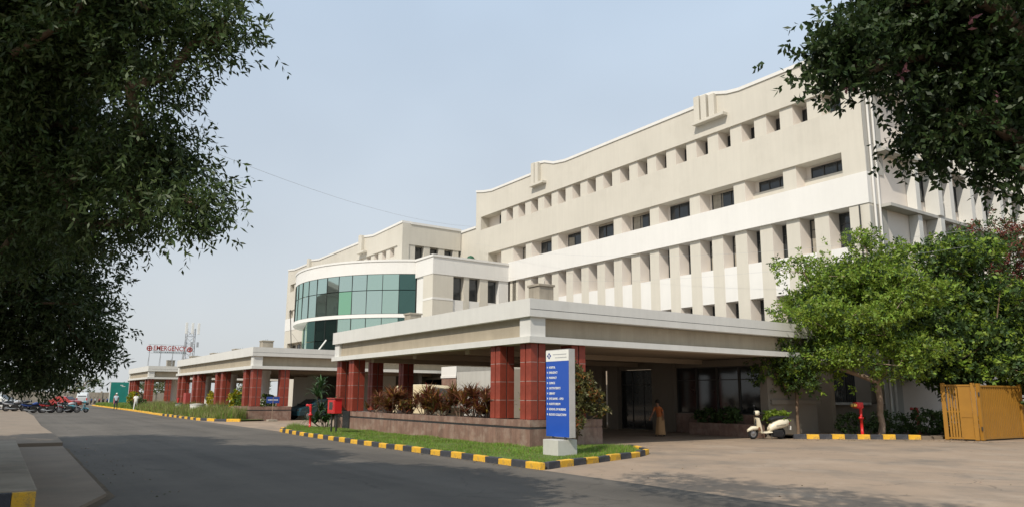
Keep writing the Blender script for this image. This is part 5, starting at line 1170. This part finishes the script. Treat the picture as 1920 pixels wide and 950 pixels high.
# ---------------------------------------------------------------- people
SKIN = mat('skin', (.26, .13, .08), .55); HAIR = mat('hair', (.015, .012, .01), .6)
def person(label, loc, rz, h, top_m, low_m, lean=0.0, stride=.12, skirt=False, arms=(.1, .1), helmet=None, hold=None):
    """one continuous body grown from a joint skeleton, clothes told apart by the nearest bone"""
    k = h/1.7; J = {}
    hip = Vector((0, 0, .92)); ch = hip+Vector((math.sin(lean)*.5, 0, math.cos(lean)*.5)); nk = ch+Vector((math.sin(lean)*.12, 0, math.cos(lean)*.12))
    l2 = lean*.5; hd_ = nk+Vector((math.sin(l2)*.1, 0, math.cos(l2)*.1)); tp = hd_+Vector((math.sin(l2)*.15, 0, math.cos(l2)*.15))
    J = {'hip': (hip, .135), 'waist': ((hip*.55+ch*.45), .12), 'chest': (ch, .135), 'neck': (nk, .052), 'head': (hd_, .085), 'top': (tp, .07)}
    E_ = [('hip', 'waist'), ('waist', 'chest'), ('chest', 'neck'), ('neck', 'head'), ('head', 'top')]
    for s_, sg_ in ((-1, 1), (1, -1)):
        sfx = 'l' if s_ < 0 else 'r'
        J['sh'+sfx] = (ch+Vector((0, s_*.19, .02)), .06); J['el'+sfx] = (ch+Vector((.04+arms[0]*sg_, s_*.24, -.27)), .043); J['wr'+sfx] = (ch+Vector((.14+arms[1]*sg_+.12*math.sin(lean), s_*.22, -.50)), .03); J['ha'+sfx] = (ch+Vector((.17+arms[1]*sg_+.12*math.sin(lean), s_*.21, -.60)), .034)
        J['th'+sfx] = (Vector((0, s_*.09, .86)), .095); J['kn'+sfx] = (Vector((stride*sg_*.6+.03, s_*.10, .48)), .062); J['an'+sfx] = (Vector((stride*sg_-.03, s_*.10, .08)), .042); J['to'+sfx] = (Vector((stride*sg_+.13, s_*.11, .035)), .035)
        E_ += [('chest', 'sh'+sfx), ('sh'+sfx, 'el'+sfx), ('el'+sfx, 'wr'+sfx), ('wr'+sfx, 'ha'+sfx), ('hip', 'th'+sfx), ('th'+sfx, 'kn'+sfx), ('kn'+sfx, 'an'+sfx), ('an'+sfx, 'to'+sfx)]
    names = list(J); ix = {n_: i for i, n_ in enumerate(names)}
    me = bpy.data.meshes.new('body'); me.from_pydata([J[n_][0]*k for n_ in names], [(ix[a], ix[c]) for a, c in E_], [])
    o = bpy.data.objects.new('body', me); COL.objects.link(o)
    sk = o.modifiers.new('skin', 'SKIN'); o.modifiers.new('sub', 'SUBSURF').levels = 1
    for i, n_ in enumerate(names):
        sv = me.skin_vertices[0].data[i]; sv.radius = (J[n_][1]*k, J[n_][1]*k*(1.25 if n_ in ('hip', 'waist', 'chest') else 1.0)); sv.use_root = (n_ == 'hip')
    dg = bpy.context.evaluated_depsgraph_get(); dg.update(); nm = bpy.data.meshes.new_from_object(o.evaluated_get(dg)); bpy.data.objects.remove(o)
    root = empty('person', loc, rz); tag(root, label, 'person')
    nm.materials.clear()
    for m_ in (SKIN, top_m, low_m, HAIR, BLKP): nm.materials.append(m_)
    skin_b = {'neck', 'head', 'top', 'wrl', 'wrr', 'hal', 'har', 'ell', 'elr'}; low_b = {'hip', 'thl', 'thr', 'knl', 'knr', 'anl', 'anr'}
    for p_ in nm.polygons:
        c_ = p_.center; best = min(names, key=lambda n_: (c_-J[n_][0]*k).length-J[n_][1]*k*.5)
        p_.material_index = 0 if best in skin_b else (4 if best[:2] == 'to' else (2 if best in low_b else 1)); p_.use_smooth = True
    link_mesh('body', nm, None, root)
    hc = hd_*.45+tp*.55
    q = MB(); q.lathe([(.0, -.02), (.09, -.03), (.106, .02), (.095, .08), (.06, .12), (0, .13)], (hc.x*k-.02, 0, hc.z*k), n=14); q.build('hair' if not helmet else 'helmet', helmet or HAIR, root)
    q = MB(); q.lathe([(0, .03), (.012, .015), (.016, 0)], (hd_.x*k+.085, 0, hd_.z*k+.05), 'x', 8); q.build('nose', SKIN, root)
    for s_ in (-1, 1):
        q = MB(); q.lathe([(0, .006), (.012, 0)], (hd_.x*k+.082, s_*.03, hd_.z*k+.085), 'x', 8); q.build('eye', HAIR, root)
    if skirt:
        q = MB(); rg = []
        for z_, r_ in ((.98, .15), (.8, .19), (.45, .22), (.1, .25)):
            rg.append([((math.cos(a)*r_*(1+.07*math.sin(a*7))+stride*.2*(1-z_))*k, math.sin(a)*r_*1.05*k, z_*k) for a in [2*math.pi*j/28 for j in range(28)]])
        q.loft(rg, close=False); q.build('skirt', low_m, root)
    return root
person('stooping person in an orange sari in the shade under the near porch', (-23.7, 24.4, 0), R(285), 1.5, mat('orange_cloth', (.52, .16, .05), .8), mat('tan_cloth', (.42, .25, .12), .85), .4, .22, True, (.12, .3))
person('person in a pale blue shirt and dark trousers at the far kerb', (-95.2, 11.3, 0), R(-20), 1.72, mat('pale_blue_cloth', (.42, .5, .55), .8), mat('navy_cloth', (.03, .035, .06), .8), 0, .2, helmet=SIGNW)
person('person in a pink dress on the verge before the teal hoarding', (-112, 13.2, .1), R(10), 1.62, mat('pink_cloth', (.5, .18, .2), .8), mat('rose_cloth', (.42, .14, .16), .85), 0, .1, True)
person('person in white clothes walking along the far verge', (-86.5, 12.1, 0), R(160), 1.7, SIGNW, mat('white_cloth', (.62, .62, .6), .8), 0, .25)

# ---------------------------------------------------------------- fallen leaves and grit along the kerbs
def litter(name, poly, n, z, L0, mats):
    p_ = pts_in(poly, n); a = RNG.random(n)*6.28; d = np.column_stack([np.cos(a), np.sin(a), RNG.normal(size=n)*.15]); w_ = np.column_stack([-np.sin(a), np.cos(a), RNG.normal(size=n)*.25])
    L_ = (L0*(.5+.8*RNG.random(n)))[:, None]; c = np.column_stack([p_, np.full(n, z)])
    v = np.stack([c, c+d*L_*.5+w_*L_*.22+np.array([0, 0, .012]), c+d*L_, c+d*L_*.5-w_*L_*.22+np.array([0, 0, .012])], 1).reshape(-1, 3)
    return tag(arrmesh(name, v, np.arange(n)[:, None]*4+np.array([[0, 1, 2, 3]]), mats, None, RNG.integers(0, len(mats), n)), kind='stuff')
DRYL = leafm('dry_leaf', (.22, .13, .06), .1, .4)
litter('leaf_litter', [(-14.2, 10.3), (-36, 10.8), (-36, 11.05), (-14.2, 10.68)], 260, .012, .045, [DRYL, LFG])
litter('leaf_litter', [(-19.6, 27.6), (-16.3, 32.2), (-15.5, 33), (-13, 33), (-15.8, 31), (-18.6, 27)], 300, .006, .055, [DRYL, LFG])
litter('leaf_litter', [(-30, 2.0), (-14, 1.8), (-12.5, 3.0), (-30, 3.2)], 90, .012, .05, [DRYL, LFG])
litter('leaf_litter', [(-14, 11.2), (-8, 11), (-6, 18), (-14, 18)], 50, .006, .045, [DRYL, LFG])
# ---------------------------------------------------------------- gabled building across the road, mirrored by the green glass
NB = empty('opposite_building', (-84, -22, -.06)); tag(NB, 'dark gabled building across the road mirrored in the curved green glass', 'building')
NBW = mat('brown_render', (.13, .12, .105), .85, .1, .5)
q = MB(); q.box(-9, 9, -6, 6, 0, 15); q.build('wall', NBW, NB)
q = MB(); q.add([(-9.6, -6.6, 14.98), (9.6, -6.6, 14.98), (9.6, 6.6, 14.98), (-9.6, 6.6, 14.98), (0, -6.6, 19.5), (0, 6.6, 19.5)], [(0, 1, 4), (1, 2, 5, 4), (2, 3, 5), (3, 0, 4, 5), (0, 3, 2, 1)]); q.build('roof', mat('dark_roof_tile', (.09, .06, .05), .8), NB)
for zz in (1.5, 5, 8.5, 11.8):
    for i in range(6): window(NB, NB.location.x+8.2-i*2.9, NB.location.y+6.03, zz, 1.5, 1.7, 2, rz=math.pi)
